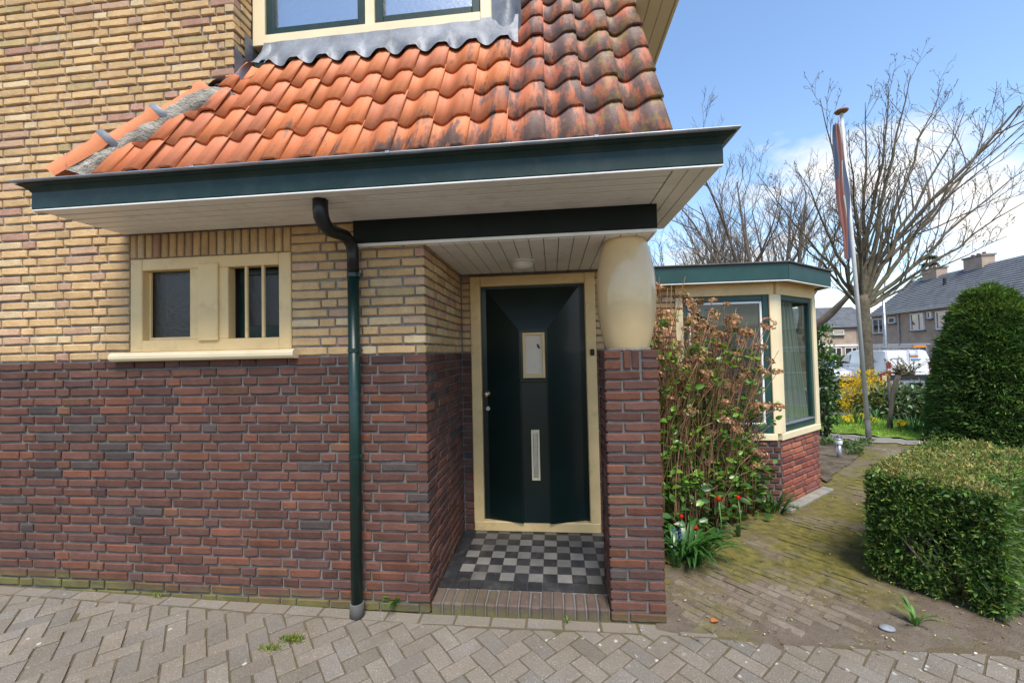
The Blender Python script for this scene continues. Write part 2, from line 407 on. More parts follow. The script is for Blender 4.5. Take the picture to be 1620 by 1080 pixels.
def mat_path(name, mossy):
    mt, nt, b = new_mat(name); N = NT(nt)
    base = N.mix(1.0, N.attr(), N.objcol(), 'MULTIPLY')
    base = N.mix(N.ramp(N.noise(5, 8, .7), .35, .65, 0, .8), base, N.mix(1.0, base, (.62, .56, .5), 'MULTIPLY'))
    base = N.mix(N.ramp(N.noise(60, 6, .7), .55, .75, 0, .6), base, N.mix(1.0, base, (1.6, 1.5, 1.4), 'MULTIPLY'))
    o = N.xyz()
    ms = N.math('ADD', N.noise(1.7, 8, .68), N.math('MULTIPLY', N.noise(26, 5), .22))
    ms = N.math('ADD', ms, N.ramp(o[1], .05, .7, -.14, .05))
    ms = N.math('ADD', ms, N.ramp(o[1], 2.2, 3.6, 0, -.07))
    base = N.mix(N.ramp(ms, .505, .66, 0, mossy), base, N.mix(N.ramp(N.noise(14, 6), .3, .7), (.068, .070, .020), (.20, .168, .038)))
    N.set(b.inputs['Base Color'], base); b.inputs['Roughness'].default_value = .97; b.inputs['Specular IOR Level'].default_value = .1
    N.set(b.inputs['Normal'], N.bump(N.math('ADD', N.noise(150, 5), N.noise(28, 5)), .9, .012)); return mt
M['path'] = mat_path('mossy_path_brick', .92); M['path_soil'] = mat_path('path_silt', .85)
def mat_sand():
    mt, nt, b = new_mat('joint_sand'); N = NT(nt)
    base = N.mix(N.noise(20, 6), (.10, .078, .05), (.17, .135, .088))
    base = N.mix(N.ramp(N.noise(3, 6), .52, .66, 0, .45), base, (.11, .10, .04))
    N.set(b.inputs['Base Color'], base); b.inputs['Roughness'].default_value = .98; b.inputs['Specular IOR Level'].default_value = .05
    N.set(b.inputs['Normal'], N.bump(N.noise(160, 4), 1, .01)); return mt
M['sand'] = mat_sand()
M['lawn'] = simple('lawn_turf', (.13, .21, .03), .95, .35, 2.5, .6, 60, .1, dirt=((.13, .15, .03), .5, 1.5), dist=.02)
# ------------------------------------------------------------------ bricks
CH = 1.6/26            # one course
BRK = {}
def brick_template(lq, hq, k, d=.06, bev=.0048):
    """irregular hand-formed brick: front at y = 0, going back to y = d; 48 triangles"""
    key = (lq, hq, k)
    if key in BRK: return BRK[key]
    rg = random.Random(hash(key) & 0xffff); a, b = lq/2, hq/2; per = []
    nl = 4 if lq > .12 else 3
    for i in range(nl): per.append((-a+2*a*i/nl, -b))
    per.append((a, -b)); 
    for i in range(nl): per.append((a-2*a*i/nl, b))
    per.append((-a, b))
    n = len(per); J = rg.uniform(.0008, .0016)
    outer = []; inner = []; back = []
    tx, tz = rg.uniform(-.0015, .0015), rg.uniform(-.0015, .0015)
    for i, (x, z) in enumerate(per):
        cx = abs(abs(x)-a) < 1e-6
        x2 = x+rg.uniform(-J, J)*.7; z2 = z+rg.uniform(-J, J)
        if cx: ch_ = rg.uniform(.0008, .0022) if rg.random() < .975 else rg.uniform(.004, .007); x2 -= math.copysign(ch_*1.1, x); z2 -= math.copysign(ch_, z)
        outer.append((x2, bev+rg.uniform(-.001, .001), z2))
        sx = (a-bev*rg.uniform(.8, 1.5))/a; sz = (b-bev*rg.uniform(.8, 1.4))/b
        inner.append((x2*sx, tx*x/a+tz*z/b+rg.uniform(-.0008, .0008), z2*sz))
        back.append((x, d, z))
    V = inner+outer+back; Fc = [tuple(range(n))]
    for i in range(n):
        j = (i+1) % n
        Fc.append((i, n+i, n+j, j)); Fc.append((n+i, 2*n+i, 2*n+j, n+j))
    BRK[key] = (V, Fc); return BRK[key]
BRKMESH = {}
def brick_mesh(key, mat):
    q = (key, mat.name)
    if q not in BRKMESH:
        V, Fc = brick_template(*key); mb = MB(); mb.add(V, Fc); me = mb.mesh('brick'); me.materials.append(mat); BRKMESH[q] = me
    return BRKMESH[q]
def frame_m(c, n):
    y = -Vector(n).normalized(); z = Vector((0, 0, 1)); x = y.cross(z).normalized()
    mm = Matrix((x, y, z)).transposed().to_4x4(); mm.translation = c; return mm
def scr_area(mm, l, h):
    ps = [project(mm @ Vector((sx*l/2, 0, sz*h/2))) for sx, sz in ((-1,-1),(1,-1),(1,1),(-1,1))]
    if any(p is None for p in ps): return 0
    cx = sum(p[0] for p in ps)/4; cy = sum(p[1] for p in ps)/4
    if not (-10 < cx < 1630 and -10 < cy < 1090): return 0
    return abs(sum(ps[i][0]*ps[(i+1)%4][1]-ps[(i+1)%4][0]*ps[i][1] for i in range(4)))/2
class Bricks:
    def __init__(s): s.rec = []
    def put(s, c, n, l, h, col, hide=False, rot=None):
        lq = max(.03, round(l/.012)*.012); hq = max(.03, round(h/.008)*.008)
        key = (round(lq, 3), round(hq, 3), random.randrange(9))
        mm = frame_m(Vector(c), n)
        if rot: mm = mm @ Matrix.Rotation(rot, 4, 'Y')
        mm = mm @ Matrix.Rotation(random.uniform(-.006, .006), 4, 'Y')
        a = 0 if hide else scr_area(mm, l, h)
        if a and (mm.to_3x3() @ Vector((0, 1, 0))).dot(Vector(c)-CAM) < 0: a = 0      # faces away from the camera
        mm = mm @ Matrix.Translation((0, random.uniform(-.0022, .0022), 0)) @ Matrix.Diagonal((l/lq, 1, h/hq, 1))
        s.rec.append((a, mm, key, col))
    def run(s, org, n, u0, u1, z0, nc, ch, pal, holes=(), trim=None, joint=.0098, phase=0, hide=None, jt=None):
        """monk bond: two stretchers and a header, shifted every course"""
        y = -Vector(n).normalized(); x = y.cross(Vector((0, 0, 1))).normalized(); org = Vector(org)
        for i in range(nc):
            z = z0+(i+.5)*ch; a0, a1 = u0, u1
            if trim: d0, d1 = trim(i); a0 += d0; a1 -= d1
            spans = [(a0, a1)]
            for h0, h1, hz0, hz1 in holes:
                if hz0 < z < hz1:
                    ns = []
                    for p, q in spans:
                        if h1 <= p or h0 >= q: ns.append((p, q)); continue
                        if h0 > p: ns.append((p, h0))
                        if h1 < q: ns.append((h1, q))
                    spans = ns
            per = .554; u = math.floor((a0-1)/per)*per+((i+phase) % 2)*.277+((i*7+phase) % 3)*.008
            seq = []
            while u < a1:
                for L in (.2215, .2215, .111): seq.append((u, u+L)); u += L
            for p, q in spans:
                cuts = []
                for b0, b1 in seq:
                    c0, c1 = max(b0, p), min(b1, q)
                    if c1-c0 > .002: cuts.append([c0, c1])
                if len(cuts) > 1 and cuts[0][1]-cuts[0][0] < .045: cuts[1][0] = cuts[0][0]; cuts.pop(0)
                if len(cuts) > 1 and cuts[-1][1]-cuts[-1][0] < .045: cuts[-2][1] = cuts[-1][1]; cuts.pop()
                for c0, c1 in cuts:
                    e0 = 0 if abs(c0-p) < 1e-6 else joint/2; e1 = 0 if abs(c1-q) < 1e-6 else joint/2
                    l = c1-c0-e0-e1+random.uniform(-.003, .002)
                    if l < .02: continue
                    cc = org+x*((c0+e0+c1-e1)/2)+Vector((0, 0, z+random.uniform(-.0015, .0015)))
                    s.put(cc, n, l, ch-joint-.0032+random.uniform(-.0022, .002), pal(cc), hide(cc) if hide else False)
    def realize(s, parent, mat, limit=300, name='brick'):
        s.rec.sort(key=lambda r: -r[0]); cnt = 0; mb = MB()
        for a, mm, key, col in s.rec:
            if cnt < limit and a > 20:
                o = link(name, brick_mesh(key, mat), mat, parent); o.matrix_basis = mm; o.color = (*col, 1); cnt += 1
            else:
                V, Fc = brick_template(*key); mb.col = col; mb.add([mm @ Vector(v) for v in V], Fc)
        if mb.v: stuff(mb.build('small_bricks', mat, parent))

def lerp3(a, b, t): return tuple(a[i]+(b[i]-a[i])*t for i in range(3))
def pal_red(c):
    r = random.random(); v = random.uniform(.78, 1.2)
    if r < .70: b = lerp3((.158, .074, .058), (.138, .070, .060), random.random())
    elif r < .83: b = (.192, .080, .056)
    elif r < .865: b = (.185, .092, .062)
    elif r < .95: b = (.120, .066, .062)
    else: b = (.092, .072, .072)
    return (b[0]*v*.80, b[1]*v*.79, b[2]*v*.70)
def pal_yellow(c):
    r = random.random(); v = random.uniform(.91, 1.08)
    if r < .74: b = lerp3((.61, .412, .200), (.56, .372, .182), random.random())
    elif r < .82: b = (.53, .345, .215)
    elif r < .92: b = (.62, .465, .265)
    elif r < .96: b = (.47, .350, .165)
    else: b = (.47, .275, .19)
    return tuple(k*v for k in b)
def pal_bay_lit(c):  # angled bay faces: their sunlit brightness is put into the brick colour
    v = random.uniform(.8, 1.2)
    b = random.choice(((.30, .095, .06), (.24, .08, .06), (.33, .12, .07), (.22, .085, .07)))
    return tuple(k*v for k in b)

# ------------------------------------------------------------------ ground
def grid(name, x0, x1, y0, y1, nx, ny, fz, mat):
    xs = np.linspace(x0, x1, nx); ys = np.linspace(y0, y1, ny)
    V = [(x, y, fz(x, y)) for y in ys for x in xs]
    i = np.arange((nx-1)*(ny-1)); r, c = i//(nx-1), i % (nx-1); a = r*nx+c
    return npmesh(name, V, np.stack([a, a+1, a+nx+1, a+nx], 1), mat, None, smooth=True)
# one sheet to the horizon, fine near the house
def sheet():
    def axis(lo, hi, n):
        t = np.linspace(-1, 1, n); return np.sign(t)*np.abs(t)**2.6*((hi-lo)/2)+(hi+lo)/2
    xs = axis(-400, 416, 110); ys = axis(-400, 416, 110)
    V = [(x, y, G(x, y)-.03) for y in ys for x in xs]; n = 110
    i = np.arange((n-1)**2); r, c = i//(n-1), i % (n-1); a = r*n+c
    return npmesh('ground', V, np.stack([a, a+1, a+n+1, a+n], 1), M['soil'], None, smooth=True)
structure(sheet())

def gz(x): return .0215*max(0, -x-.9)          # the drive rises a little towards the left
# driveway: bedding sand with every paver laid on it
drive = structure(grid('driveway', -8, 7, -7, .02, 60, 30, lambda x, y: gz(x)-.0060+.0028*sstep(-.30, -.10, y), M['sand']))
PW = .093
PV = {}
def paver_mesh(poly, key=None):
    if key and key in PV: return PV[key]
    n = len(poly); mb = MB(); cx = sum(p[0] for p in poly)/n; cy = sum(p[1] for p in poly)/n
    def ins(d, z, jit=0):
        out = []
        for x, y in poly:
            dx, dy = x-cx, y-cy; L = math.hypot(dx, dy); out.append((x-dx/L*d+random.uniform(-jit, jit), y-dy/L*d+random.uniform(-jit, jit), z+random.uniform(-jit, jit)*.3))
        return out
    top = ins(.0105, 0, .0022); mid = ins(.0062, -.004, .0018); low = ins(.005, -.03)
    mb.add(top+mid+low, [tuple(range(n))]+[(n+i, n+(i+1) % n, (i+1) % n, i) for i in range(n)]+[(2*n+i, 2*n+(i+1) % n, n+(i+1) % n, n+i) for i in range(n)])
    me = mb.mesh('paver'); me.materials.append(M['paver'])
    if key: PV[key] = me
    return me
def clip(poly, fn):
    out = []
    for i in range(len(poly)):
        a, b = poly[i], poly[(i+1) % len(poly)]; fa, fb = fn(a), fn(b)
        if fa >= 0: out.append(a)
        if (fa >= 0) != (fb >= 0):
            t = fa/(fa-fb); out.append((a[0]+(b[0]-a[0])*t, a[1]+(b[1]-a[1])*t))
    return out
def polyarea(p): return abs(sum(p[i][0]*p[(i+1)%len(p)][1]-p[(i+1)%len(p)][0]*p[i][1] for i in range(len(p))))/2
def pcol():
    v = random.uniform(.86, 1.12); return tuple(k*v for k in random.choice(((.195, .173, .145), (.178, .156, .128), (.192, .166, .136), (.180, .163, .141))))
pav = []
C45 = math.cos(R_(43)); S45 = math.sin(R_(43))
def edge_r(p): return -.100-.012*(p[0]-.75)+.012*math.sin(p[0]*3.1)-p[1]
for i in range(-100, 101):
    for j in range(-100, 101):
        k = (i-j) % 4
        if k not in (0, 3): continue
        w, h = (2, 1) if k == 0 else (1, 2)
        q = [(i*PW, j*PW), ((i+w)*PW, j*PW), ((i+w)*PW, (j+h)*PW), (i*PW, (j+h)*PW)]
        q = [(x*C45-y*S45-.3, x*S45+y*C45-.9) for x, y in q]
        if max(p[1] for p in q) < -2.6 or min(p[1] for p in q) > 0 or max(p[0] for p in q) < -6.3 or min(p[0] for p in q) > 3.4: continue
        n0 = polyarea(q); c = clip(q, lambda p: -.088-p[1]); c = clip(c, edge_r) if c else c
        if len(c) < 3 or polyarea(c) < .0012: continue
        full = abs(polyarea(c)-n0) < 1e-6
        pav.append((c, k if full else None))
x = -6.4
while x < .75:                                     # the course of pavers along the wall
    L = .215+random.uniform(-.004, .004); pav.append(([(x, -.083), (x+L, -.083), (x+L, -.002), (x, -.002)], None)); x += L
recs = []
for c, k in pav:
    cx = sum(p[0] for p in c)/len(c); cy = sum(p[1] for p in c)/len(c)
    ps = [project((p[0], p[1], 0)) for p in c]
    if any(p is None for p in ps): a = 0
    else:
        mx_, my_ = sum(p[0] for p in ps)/len(ps), sum(p[1] for p in ps)/len(ps)
        a = polyarea(ps) if -20 < mx_ < 1640 and my_ < 1100 else 0
    recs.append((a, c, k, cx, cy))
recs.sort(key=lambda r: -r[0]); rest = MB()
for n_, (a, c, k, cx, cy) in enumerate(recs):
    loc = [(p[0]-cx, p[1]-cy) for p in c]
    me = paver_mesh(loc, (k, random.randrange(6)) if k is not None else None)
    mm = Matrix.Translation((cx, cy, gz(cx)+random.uniform(-.0025, .0025))) @ Matrix.Rotation(random.uniform(-.014, .014), 4, 'X') @ Matrix.Rotation(random.uniform(-.014, .014)+.0215*(cx < -.9), 4, 'Y') @ Matrix.Rotation(random.uniform(-.012, .012), 4, 'Z')
    col = pcol()
    if n_ < 300 and a > 60:
        o = link('paver', me, None, drive); o.matrix_basis = mm; o.color = (*col, 1)
    else:
        rest.col = col; b = len(rest.v); rest.v += [tuple(mm @ v.co) for v in me.vertices]
        for p in me.polygons: rest.f.append(tuple(b+i for i in p.vertices)); rest.c.append(col)
stuff(rest.build('far_pavers', M['paver'], drive))

# garden soil, then the mossy brick path that runs diagonally past the bay
soil = [(.56, -.16), (.75, -.18), (3.4, -.24), (9, -.5), (9, 3.2), (6.0, 4.4), (5.0, 5.4), (2, 6), (2, 3), (.56, 3)]
mb = MB()
def soilz(x, y): return -.008+.0155*sstep(-.02, .10, y+.10+.012*(x-.75)-.012*math.sin(x*3.1))+.008*mnoise.noise(Vector((x*3, y*3, 0)))+.006*mnoise.noise(Vector((x*11, y*11, 3)))+.05*sstep(.16, .0, abs(y-2.0+.0) if False else 1)
def inpoly(x, y, P):
    r = False; j = len(P)-1
    for i in range(len(P)):
        if (P[i][1] > y) != (P[j][1] > y) and x < (P[j][0]-P[i][0])*(y-P[i][1])/(P[j][1]-P[i][1])+P[i][0]: r = not r
        j = i
    return r
def region(name, P, step, fz, mat):
    """fine sheet clipped to a polygon (cells whose centre lies inside; border vertices pulled onto the outline)"""
    xs = [p[0] for p in P]; ys = [p[1] for p in P]; nx = int((max(xs)-min(xs))/step)+2; ny = int((max(ys)-min(ys))/step)+2
    x0, y0 = min(xs), min(ys); mb = MB(); idx = {}
    def vid(i, j):
        if (i, j) not in idx:
            x, y = x0+i*step+.25*step*mnoise.noise(Vector((i*.7, j*.7, 1))), y0+j*step+.25*step*mnoise.noise(Vector((i*.7, j*.7, 9)))
            idx[(i, j)] = len(mb.v); mb.v.append((x, y, fz(x, y)))
        return idx[(i, j)]
    for i in range(nx):
        for j in range(ny):
            if inpoly(x0+(i+.5)*step, y0+(j+.5)*step, P):
                mb.f.append((vid(i, j), vid(i+1, j), vid(i+1, j+1), vid(i, j+1))); mb.c.append(None)
    return mb.build(name, mat, None, smooth=True)
structure(region('garden_soil', soil, .06, soilz, M['path_soil'])).color = (.165, .135, .105, 1)
PATH = [(.665, -.06), (.68, .45), (.86, .66), (1.2, .86), (2.12, 1.66), (2.5, 1.60), (3.05, 2.0), (3.05, 2.4), (3.5, 2.75), (4.35, 3.6), (4.9, 4.35), (5.9, 4.5), (5.6, 4.1), (3.3, 1.45), (2.15, .6), (2.3, .02), (1.7, -.06), (1.1, -.07)]
mb = MB(); path = structure(region('garden_path', PATH, .06, lambda x, y: -.004+.004*mnoise.noise(Vector((x*4, y*4, 5))), M['path_soil'])); path.color = (.20, .165, .125, 1)
ta = R_(43); T = Vector((math.cos(ta), math.sin(ta), 0)); Pp = Vector((math.sin(ta), -math.cos(ta), 0))
recs = []
for i in range(-30, 140):
    for j in range(-16, 20):
        c = T*(i*.068)+Pp*((j+.5*(i % 2))*.212)
        if not all(inpoly(c.x+dx, c.y+dy, PATH) for dx, dy in ((.08, -.08), (-.08, .08), (0, 0))): continue
        p0 = project(c)
        a = 0 if p0 is None or p0[0] > 1640 else 1/(c-CAM).length
        recs.append((a, c))
recs.sort(key=lambda r: -r[0]); rest = MB(); tmpl = []
for k in range(6):
    poly = [(-.101, -.031), (.101, -.031), (.101, .031), (-.101, .031)]; me = paver_mesh(poly); me = me.copy(); me.name = 'path_brick'; me.materials.clear(); me.materials.append(M['path']); tmpl.append(me)
for n_, (a, c) in enumerate(recs):
    me = random.choice(tmpl); col = random.choice(((.215, .178, .138), (.23, .192, .148), (.20, .163, .126), (.245, .203, .155)))
    mm = Matrix.Translation((c.x, c.y, .0118+random.uniform(-.0025, .0025)+.003*mnoise.noise(c*2))) @ Matrix.Rotation(ta-math.pi/2+random.uniform(-.03, .03), 4, 'Z') @ Matrix.Rotation(random.uniform(-.02, .02), 4, 'X')
    if n_ < 300:
        o = link('path_brick', me, None, path); o.matrix_basis = mm; o.color = (*col, 1)
    else:
        b = len(rest.v); rest.v += [tuple(mm @ v.co) for v in me.vertices]
        for p in me.polygons: rest.f.append(tuple(b+i for i in p.vertices)); rest.c.append(col)
stuff(rest.build('far_path_bricks', M['path'], path))

# walkway of pale paving across the lawn's edge, lawn, street
def gsheet(name, P, step, dz, mat): return structure(region(name, P, step, lambda x, y: G(x, y)+dz, mat))
gsheet('walkway', [(4.0, 5.0), (4.7, 5.35), (6.6, 4.25), (9, 3.2), (9, 2.5), (6.1, 3.75), (5.9, 4.35), (5.0, 4.55), (4.7, 5.0)], .1, .022, M['paving_grey'])
LAWN = [(3.2, 6.2), (4.75, 5.42), (6.6, 4.35), (12, 2.2), (14, 5.2), (8.6, 7.2), (7.4, 8.1), (5.9, 9.3), (3.4, 10)]
gsheet('lawn', LAWN, .15, .03, M['lawn'])
gsheet('flower_bed', [(5.5, 9.6), (7.3, 8.0), (8.7, 7.1), (14, 5.1), (16, 8), (10, 11), (6.5, 12.5)], .25, .035, M['soil'])
gsheet('street', [(14.2, -40), (26, -40), (26, 70), (14.2, 70)], 1.2, .03, M['asphalt'])
gsheet('pavement', [(12.2, -40), (14.1, -40), (14.1, 70), (12.2, 70)], .8, .12, M['paving_grey'])
gsheet('pavement', [(23.2, -40), (26.4, -40), (26.4, 60), (23.2, 60)], .8, .12, M['paving_grey'])
# ------------------------------------------------------------------ the house
H = thing('brick_house', (-1.0, .5, 0), 'yellow and dark red brick house with orange pantile eave, green front door and bay window', 'house')
NX = -.787; PX0, PX1 = .307, .625; DY = 1.0; SOF = 2.456; BX = -2.083; WINY = .168
FN = (0, -1, 0); RN = (1, 0, 0); BYF = 1.775
WH = (-2.862, -1.682, 1.655, 3.0)                # window opening with its soldier course
def solid(name, boxes, mat, parent=H):
    mb = MB()
    for lo, hi in boxes: mb.box(lo, hi)
    return mb.build(name, mat, parent)
mo = .0125
plinth = solid('plinth_wall', [((-6.5, mo, -.1), (NX-mo, 1.4, 1.597)), ((NX-mo, DY+mo, -.1), (-.69, 1.4, 1.597)), ((.36, DY+mo, -.1), (.62-mo, 1.4, 1.597)), ((.50, 1.4, -.1), (.62-mo, 1.80, 1.597))], M['mortar'])
upper = solid('upper_wall', [((-6.5, mo, 1.597), (WH[0], .3, 5.4)), ((WH[0], mo, 1.597), (WH[1], .3, WH[2])), ((WH[0], mo, 2.286), (WH[1], .3, 2.55)),
                             ((WH[1], mo, 1.597), (NX-mo, .3, 2.55)), ((WH[0], mo, 2.55), (BX-mo, .3, 5.4)), ((NX-.3, .3, 1.597), (NX-mo, 1.4, 2.6)),
                             ((NX-mo, DY+mo, 1.597), (-.69, 1.4, 2.6)), ((.36, DY+mo, 1.597), (.62-mo, 1.4, 2.6)), ((-6.5, .3, 1.597), (-6.2, 1.4, 5.4)), ((.50, DY+.05, 2.6), (.583, 6, 3.855)), ((.50, 1.4, 1.597), (.62-mo, 1.80, 2.6)), ((-.72, DY+.02, 2.255), (.40, 1.4, 2.7))], M['mortar_yellow'])
tr_f = lambda i: (0, 0 if i % 2 else .068)
tr_s = lambda i: (.068 if i % 2 else 0, 0)
b = Bricks()
b.run((0, 0, 0), FN, -6.45, NX, 0, 26, CH, pal_red, trim=tr_f)
b.run((NX, 0, 0), RN, 0, DY-.002, 0, 26, CH, pal_red, trim=tr_s, phase=1)
b.run((0, DY, 0), FN, NX+.004, -.700, 0, 26, CH, pal_red); b.run((0, DY, 0), FN, .366, .62, 0, 26, CH, pal_red)
b.run((.62, 0, 0), RN, DY+.064, BYF, 0, 26, CH, pal_red)
b.realize(plinth, M['brick_red'], 300)
def hid(c):       # behind the gutter and the hip
    p = project(c); 
    return (c.z > 2.44 and p[1] > 285-.12*(p[0]-40) and p[0] > 40) or (c.z > 2.44 and p[0] > 80 and p[1] > 275-(p[0]-80)*.52)
b = Bricks(); nup = 14; CHY = (SOF-1.6)/14
b.run((0, 0, 0), FN, -6.45, NX, 1.6, nup, CHY, pal_yellow, holes=[WH], trim=tr_f, hide=hid)
b.run((0, 0, 0), FN, -6.45, BX, SOF, 45, CHY, pal_yellow, trim=tr_f, hide=hid)
b.run((BX, 0, 0), RN, 0, WINY, 3.2, 33, CHY, pal_yellow, trim=tr_s)
b.run((NX, 0, 0), RN, 0, DY-.002, 1.6, 12, CHY, pal_yellow, trim=tr_s, phase=1)
b.run((0, DY, 0), FN, NX+.004, -.700, 1.6, 11, CHY, pal_yellow); b.run((0, DY, 0), FN, .366, .62, 1.6, 11, CHY, pal_yellow)
b.run((.62, 0, 0), RN, DY+.064, BYF, 1.6, 11, CHY, pal_yellow)
ry = lambda z: -.43+(z-2.655)/math.tan(R_(61))+.09
b.run((.594, 0, 0), RN, -.2, 5.9, 2.60, 20, CHY, pal_yellow, trim=lambda i: (max(0, ry(2.60+(i+.5)*CHY)+.2), 0))
n = 20; w = (WH[1]-WH[0])/n
for i in range(n):                                # soldier course above the small window
    b.put((WH[0]+(i+.5)*w, 0, 2.372), FN, w-.010, .160, tuple(k*.9 for k in pal_yellow(None)))  # slightly darkened: the gutter's shade put into these bricks' colour
b.realize(upper, M['brick_yellow'], 300)

# brick pier of the porch
pier = solid('pier', [((PX0+mo, mo, -.1), (PX1-mo, .315-mo, 1.588))], M['mortar'])
b = Bricks()
for i in range(24):
    z = (i+.5)*CH
    for (y, n_) in ((0, FN), (.315, (0, 1, 0))):
        a = PX0+.104 if i % 2 == 0 else PX1-.104
        for x0, x1 in ((PX0, a-.005), (a+.005, PX1)): b.put(((x0+x1)/2, y, z), n_, x1-x0, CH-.0135, pal_red(None))
    for (x, n_) in ((PX0, (-1, 0, 0)), (PX1, RN)):
        a = .118 if i % 2 else .19
        for y0, y1 in ((.064, a-.005), (a+.005, .251)): b.put((x, (y0+y1)/2, z), n_, y1-y0, CH-.0135, pal_red(None))
zt = 24*CH
for y, n_ in ((0, FN), (.315, (0, 1, 0))):        # capping course: bricks on end in the middle
    for k in (0, 1):
        b.put((PX0+.049, y, zt+(k+.5)*CH), n_, .098, CH-.0135, pal_red(None)); b.put((PX1-.049, y, zt+(k+.5)*CH), n_, .098, CH-.0135, pal_red(None))
    for k in (0, 1): b.put((PX0+.109+.05*k+.025, y, zt+CH), n_, .044, 2*CH-.0135, pal_red(None))
for x, n_ in ((PX0, (-1, 0, 0)), (PX1, RN)):
    for k in (0, 1): b.put((x, .157, zt+(k+.5)*CH), n_, .187, CH-.0135, pal_red(None))
b.realize(pier, M['brick_red'], 300)
mb = MB()
prof = [(.123+.062*math.sin(math.pi*min(1, max(0, t*.97+.015)))**.85*(1-.04*math.cos(math.pi*t)), 1.588+.708*t) for t in np.linspace(0, 1, 15)]
fine = []
for i in range(len(prof)-1):
    for t in (0, .5): fine.append((prof[i][0]+(prof[i+1][0]-prof[i][0])*t, prof[i][1]+(prof[i+1][1]-prof[i][1])*t))
mb.lathe(fine+[prof[-1]], (.476, .165, 0), 40)
M['column'] = simple('column_gloss_paint', (.66, .475, .245), .2, .07, 5, .08, 22, .45, dirt=((.44, .32, .165), .3, 9), coat=.4)
o = mb.build('bulbous_column', M['column'], H, True); o['label'] = 'swollen glossy cream barrel column on the pier'

mb = MB(); mb.lathe([(.128, 1.588), (.140, 1.591), (.142, 1.598), (.137, 1.606), (.130, 1.611)], (.476, .165, 0), 40, False); mb.build('mortar_bed', M['mortar_rough'], H, True)
# porch floor, step, ceiling, beam
fl = bbox('porch_floor', (NX, .155, -.05), (.62, DY+.05, .064), M['grout'], H)
ts = .0978; xa = NX+.003; ya = .160
mt_ = {}
for nme in ('tile_black', 'tile_grey'):
    q = MB(); q.box((.001, .001, 0), (ts-.001, ts-.001, .006)); mt_[nme] = q.mesh('floor_tile'); mt_[nme].materials.append(M[nme])
for i in range(14):
    for j in range(9):
        nme = 'tile_black' if (i == 0 or j == 0 or (i+j) % 2 == 0) else 'tile_grey'
        o = link('floor_tile', mt_[nme], None, fl); o.location = (xa+i*ts, ya+j*ts, .0635+random.uniform(0, .001)); v = random.uniform(.75, 1.25); o.color = (v, v, v, 1)
st = bbox('doorstep', (NX+.012, .012, -.05), (PX0-.004, .155, .060), M['grout'], H)
n = 16; w = (PX0-NX-.01)/n
for i in range(n):
    o = bbox('brick', (NX+.004+i*w+.004, random.uniform(-.004, .002), -.02), (NX+.004+(i+1)*w-.004, .157, .072+random.uniform(-.003, .003)), M['brick_step'], st, random.uniform(.006, .012), 1)
    v = random.uniform(.85, 1.15); o.color = (.112*v, .082*v, .066*v, 1)
ceil = bbox('porch_ceiling', (NX, .03, 2.296), (.636, DY+.02, 2.34), M['interior_dark'], H)
x = NX+.002
while x < .63:
    x2 = min(x+.0935, .635); bbox('ceiling_board', (x+.0022, .012, 2.286), (x2-.0022, DY-.004, 2.2955), M['white_board'], ceil, .003); x = x2
bm_ = bbox('porch_beam', (-1.246, -.022, 2.312), (.636, .10, 2.462), M['beam_black'], H, .004)
bbox('beam_trim', (-1.24, -.017, 2.290), (.634, .012, 2.311), M['white_board'], H, .003)
mb = MB(); c = onZ(827, 412, 2.286)
mb.lathe([(.092, 0), (.092, -.012), (.084, -.018)], (c.x, c.y, 2.287), 28); lamp = mb.build('porch_lamp', M['white_paint'], H, True)
mb = MB(); mb.lathe([(.080, -.017), (.082, -.03), (.074, -.05), (.05, -.066), (.015, -.072)], (c.x, c.y, 2.287), 28); mb.build('lamp_shade', M['lampglass'], lamp, True)

# front door: a green leaf that swells in facets to a proud middle strip
fx0, fx1, fz0, fz1 = -.705, .372, .068, 2.262
fr = bbox('door_frame', (fx0, .985, fz0+.02), (fx0+.088, 1.09, fz1), M['cream'], H, .006)
bbox('frame_post', (fx1-.088, .985, fz0+.02), (fx1, 1.09, fz1), M['cream'], fr, .006)
bbox('frame_head', (fx0+.088, .986, fz1-.088), (fx1-.088, 1.09, fz1-.001), M['cream'], fr, .006)
bbox('threshold', (fx0+.001, .982, fz0), (fx1-.001, 1.09, fz0+.085), M['cream'], fr, .008)
lx0, lx1, lz0, lz1 = fx0+.088, fx1-.088, fz0+.085, fz1-.088
xc0 = onY(821, 560, .96).x; xc1 = onY(866, 560, .96).x; zcap = onY(843, 521, .95).z; Ya, Yb = 1.035, .955
e = .045
mb = MB()
mb.poly([(lx0, Ya, lz0), (lx1, Ya, lz0), (lx1, Ya, lz1), (lx0, Ya, lz1)])
door = mb.build('door', M['door_green'], H)
A, B_, Cc, D_ = (lx0+e, Ya, lz0), (lx1-e, Ya, lz0), (lx1-e, Ya, lz1-.01), (lx0+e, Ya, lz1-.01)
Ya2 = Ya-.004
for nme, pts in (('door_facet', [(lx0+e, Ya2, lz0), (xc0, Yb, lz0), (xc0, Yb, zcap), (lx0+e, Ya2, lz1-.02)]),
                 ('door_facet', [(xc1, Yb, lz0), (lx1-e, Ya2, lz0), (lx1-e, Ya2, lz1-.02), (xc1, Yb, zcap)]),
                 ('door_facet', [(xc0, Yb, zcap), (xc1, Yb, zcap), (lx1-e, Ya2, lz1-.02), (lx0+e, Ya2, lz1-.02)])):
    q = MB(); q.poly(pts); q.build(nme, M['door_green'], door)
wz1 = onY(843, 526, .95).z; wz0 = onY(843, 598, .95).z
q = MB(); q.box((xc0+.004, Yb+.020, lz0), (xc1-.004, Ya, zcap-.004)); q.build('middle_strip', M['door_green'], door)
for xx in (xc0, xc1-.010): bbox('strip_moulding', (xx, Yb-.006, lz0), (xx+.010, Yb+.03, zcap), M['door_green'], door, .003)
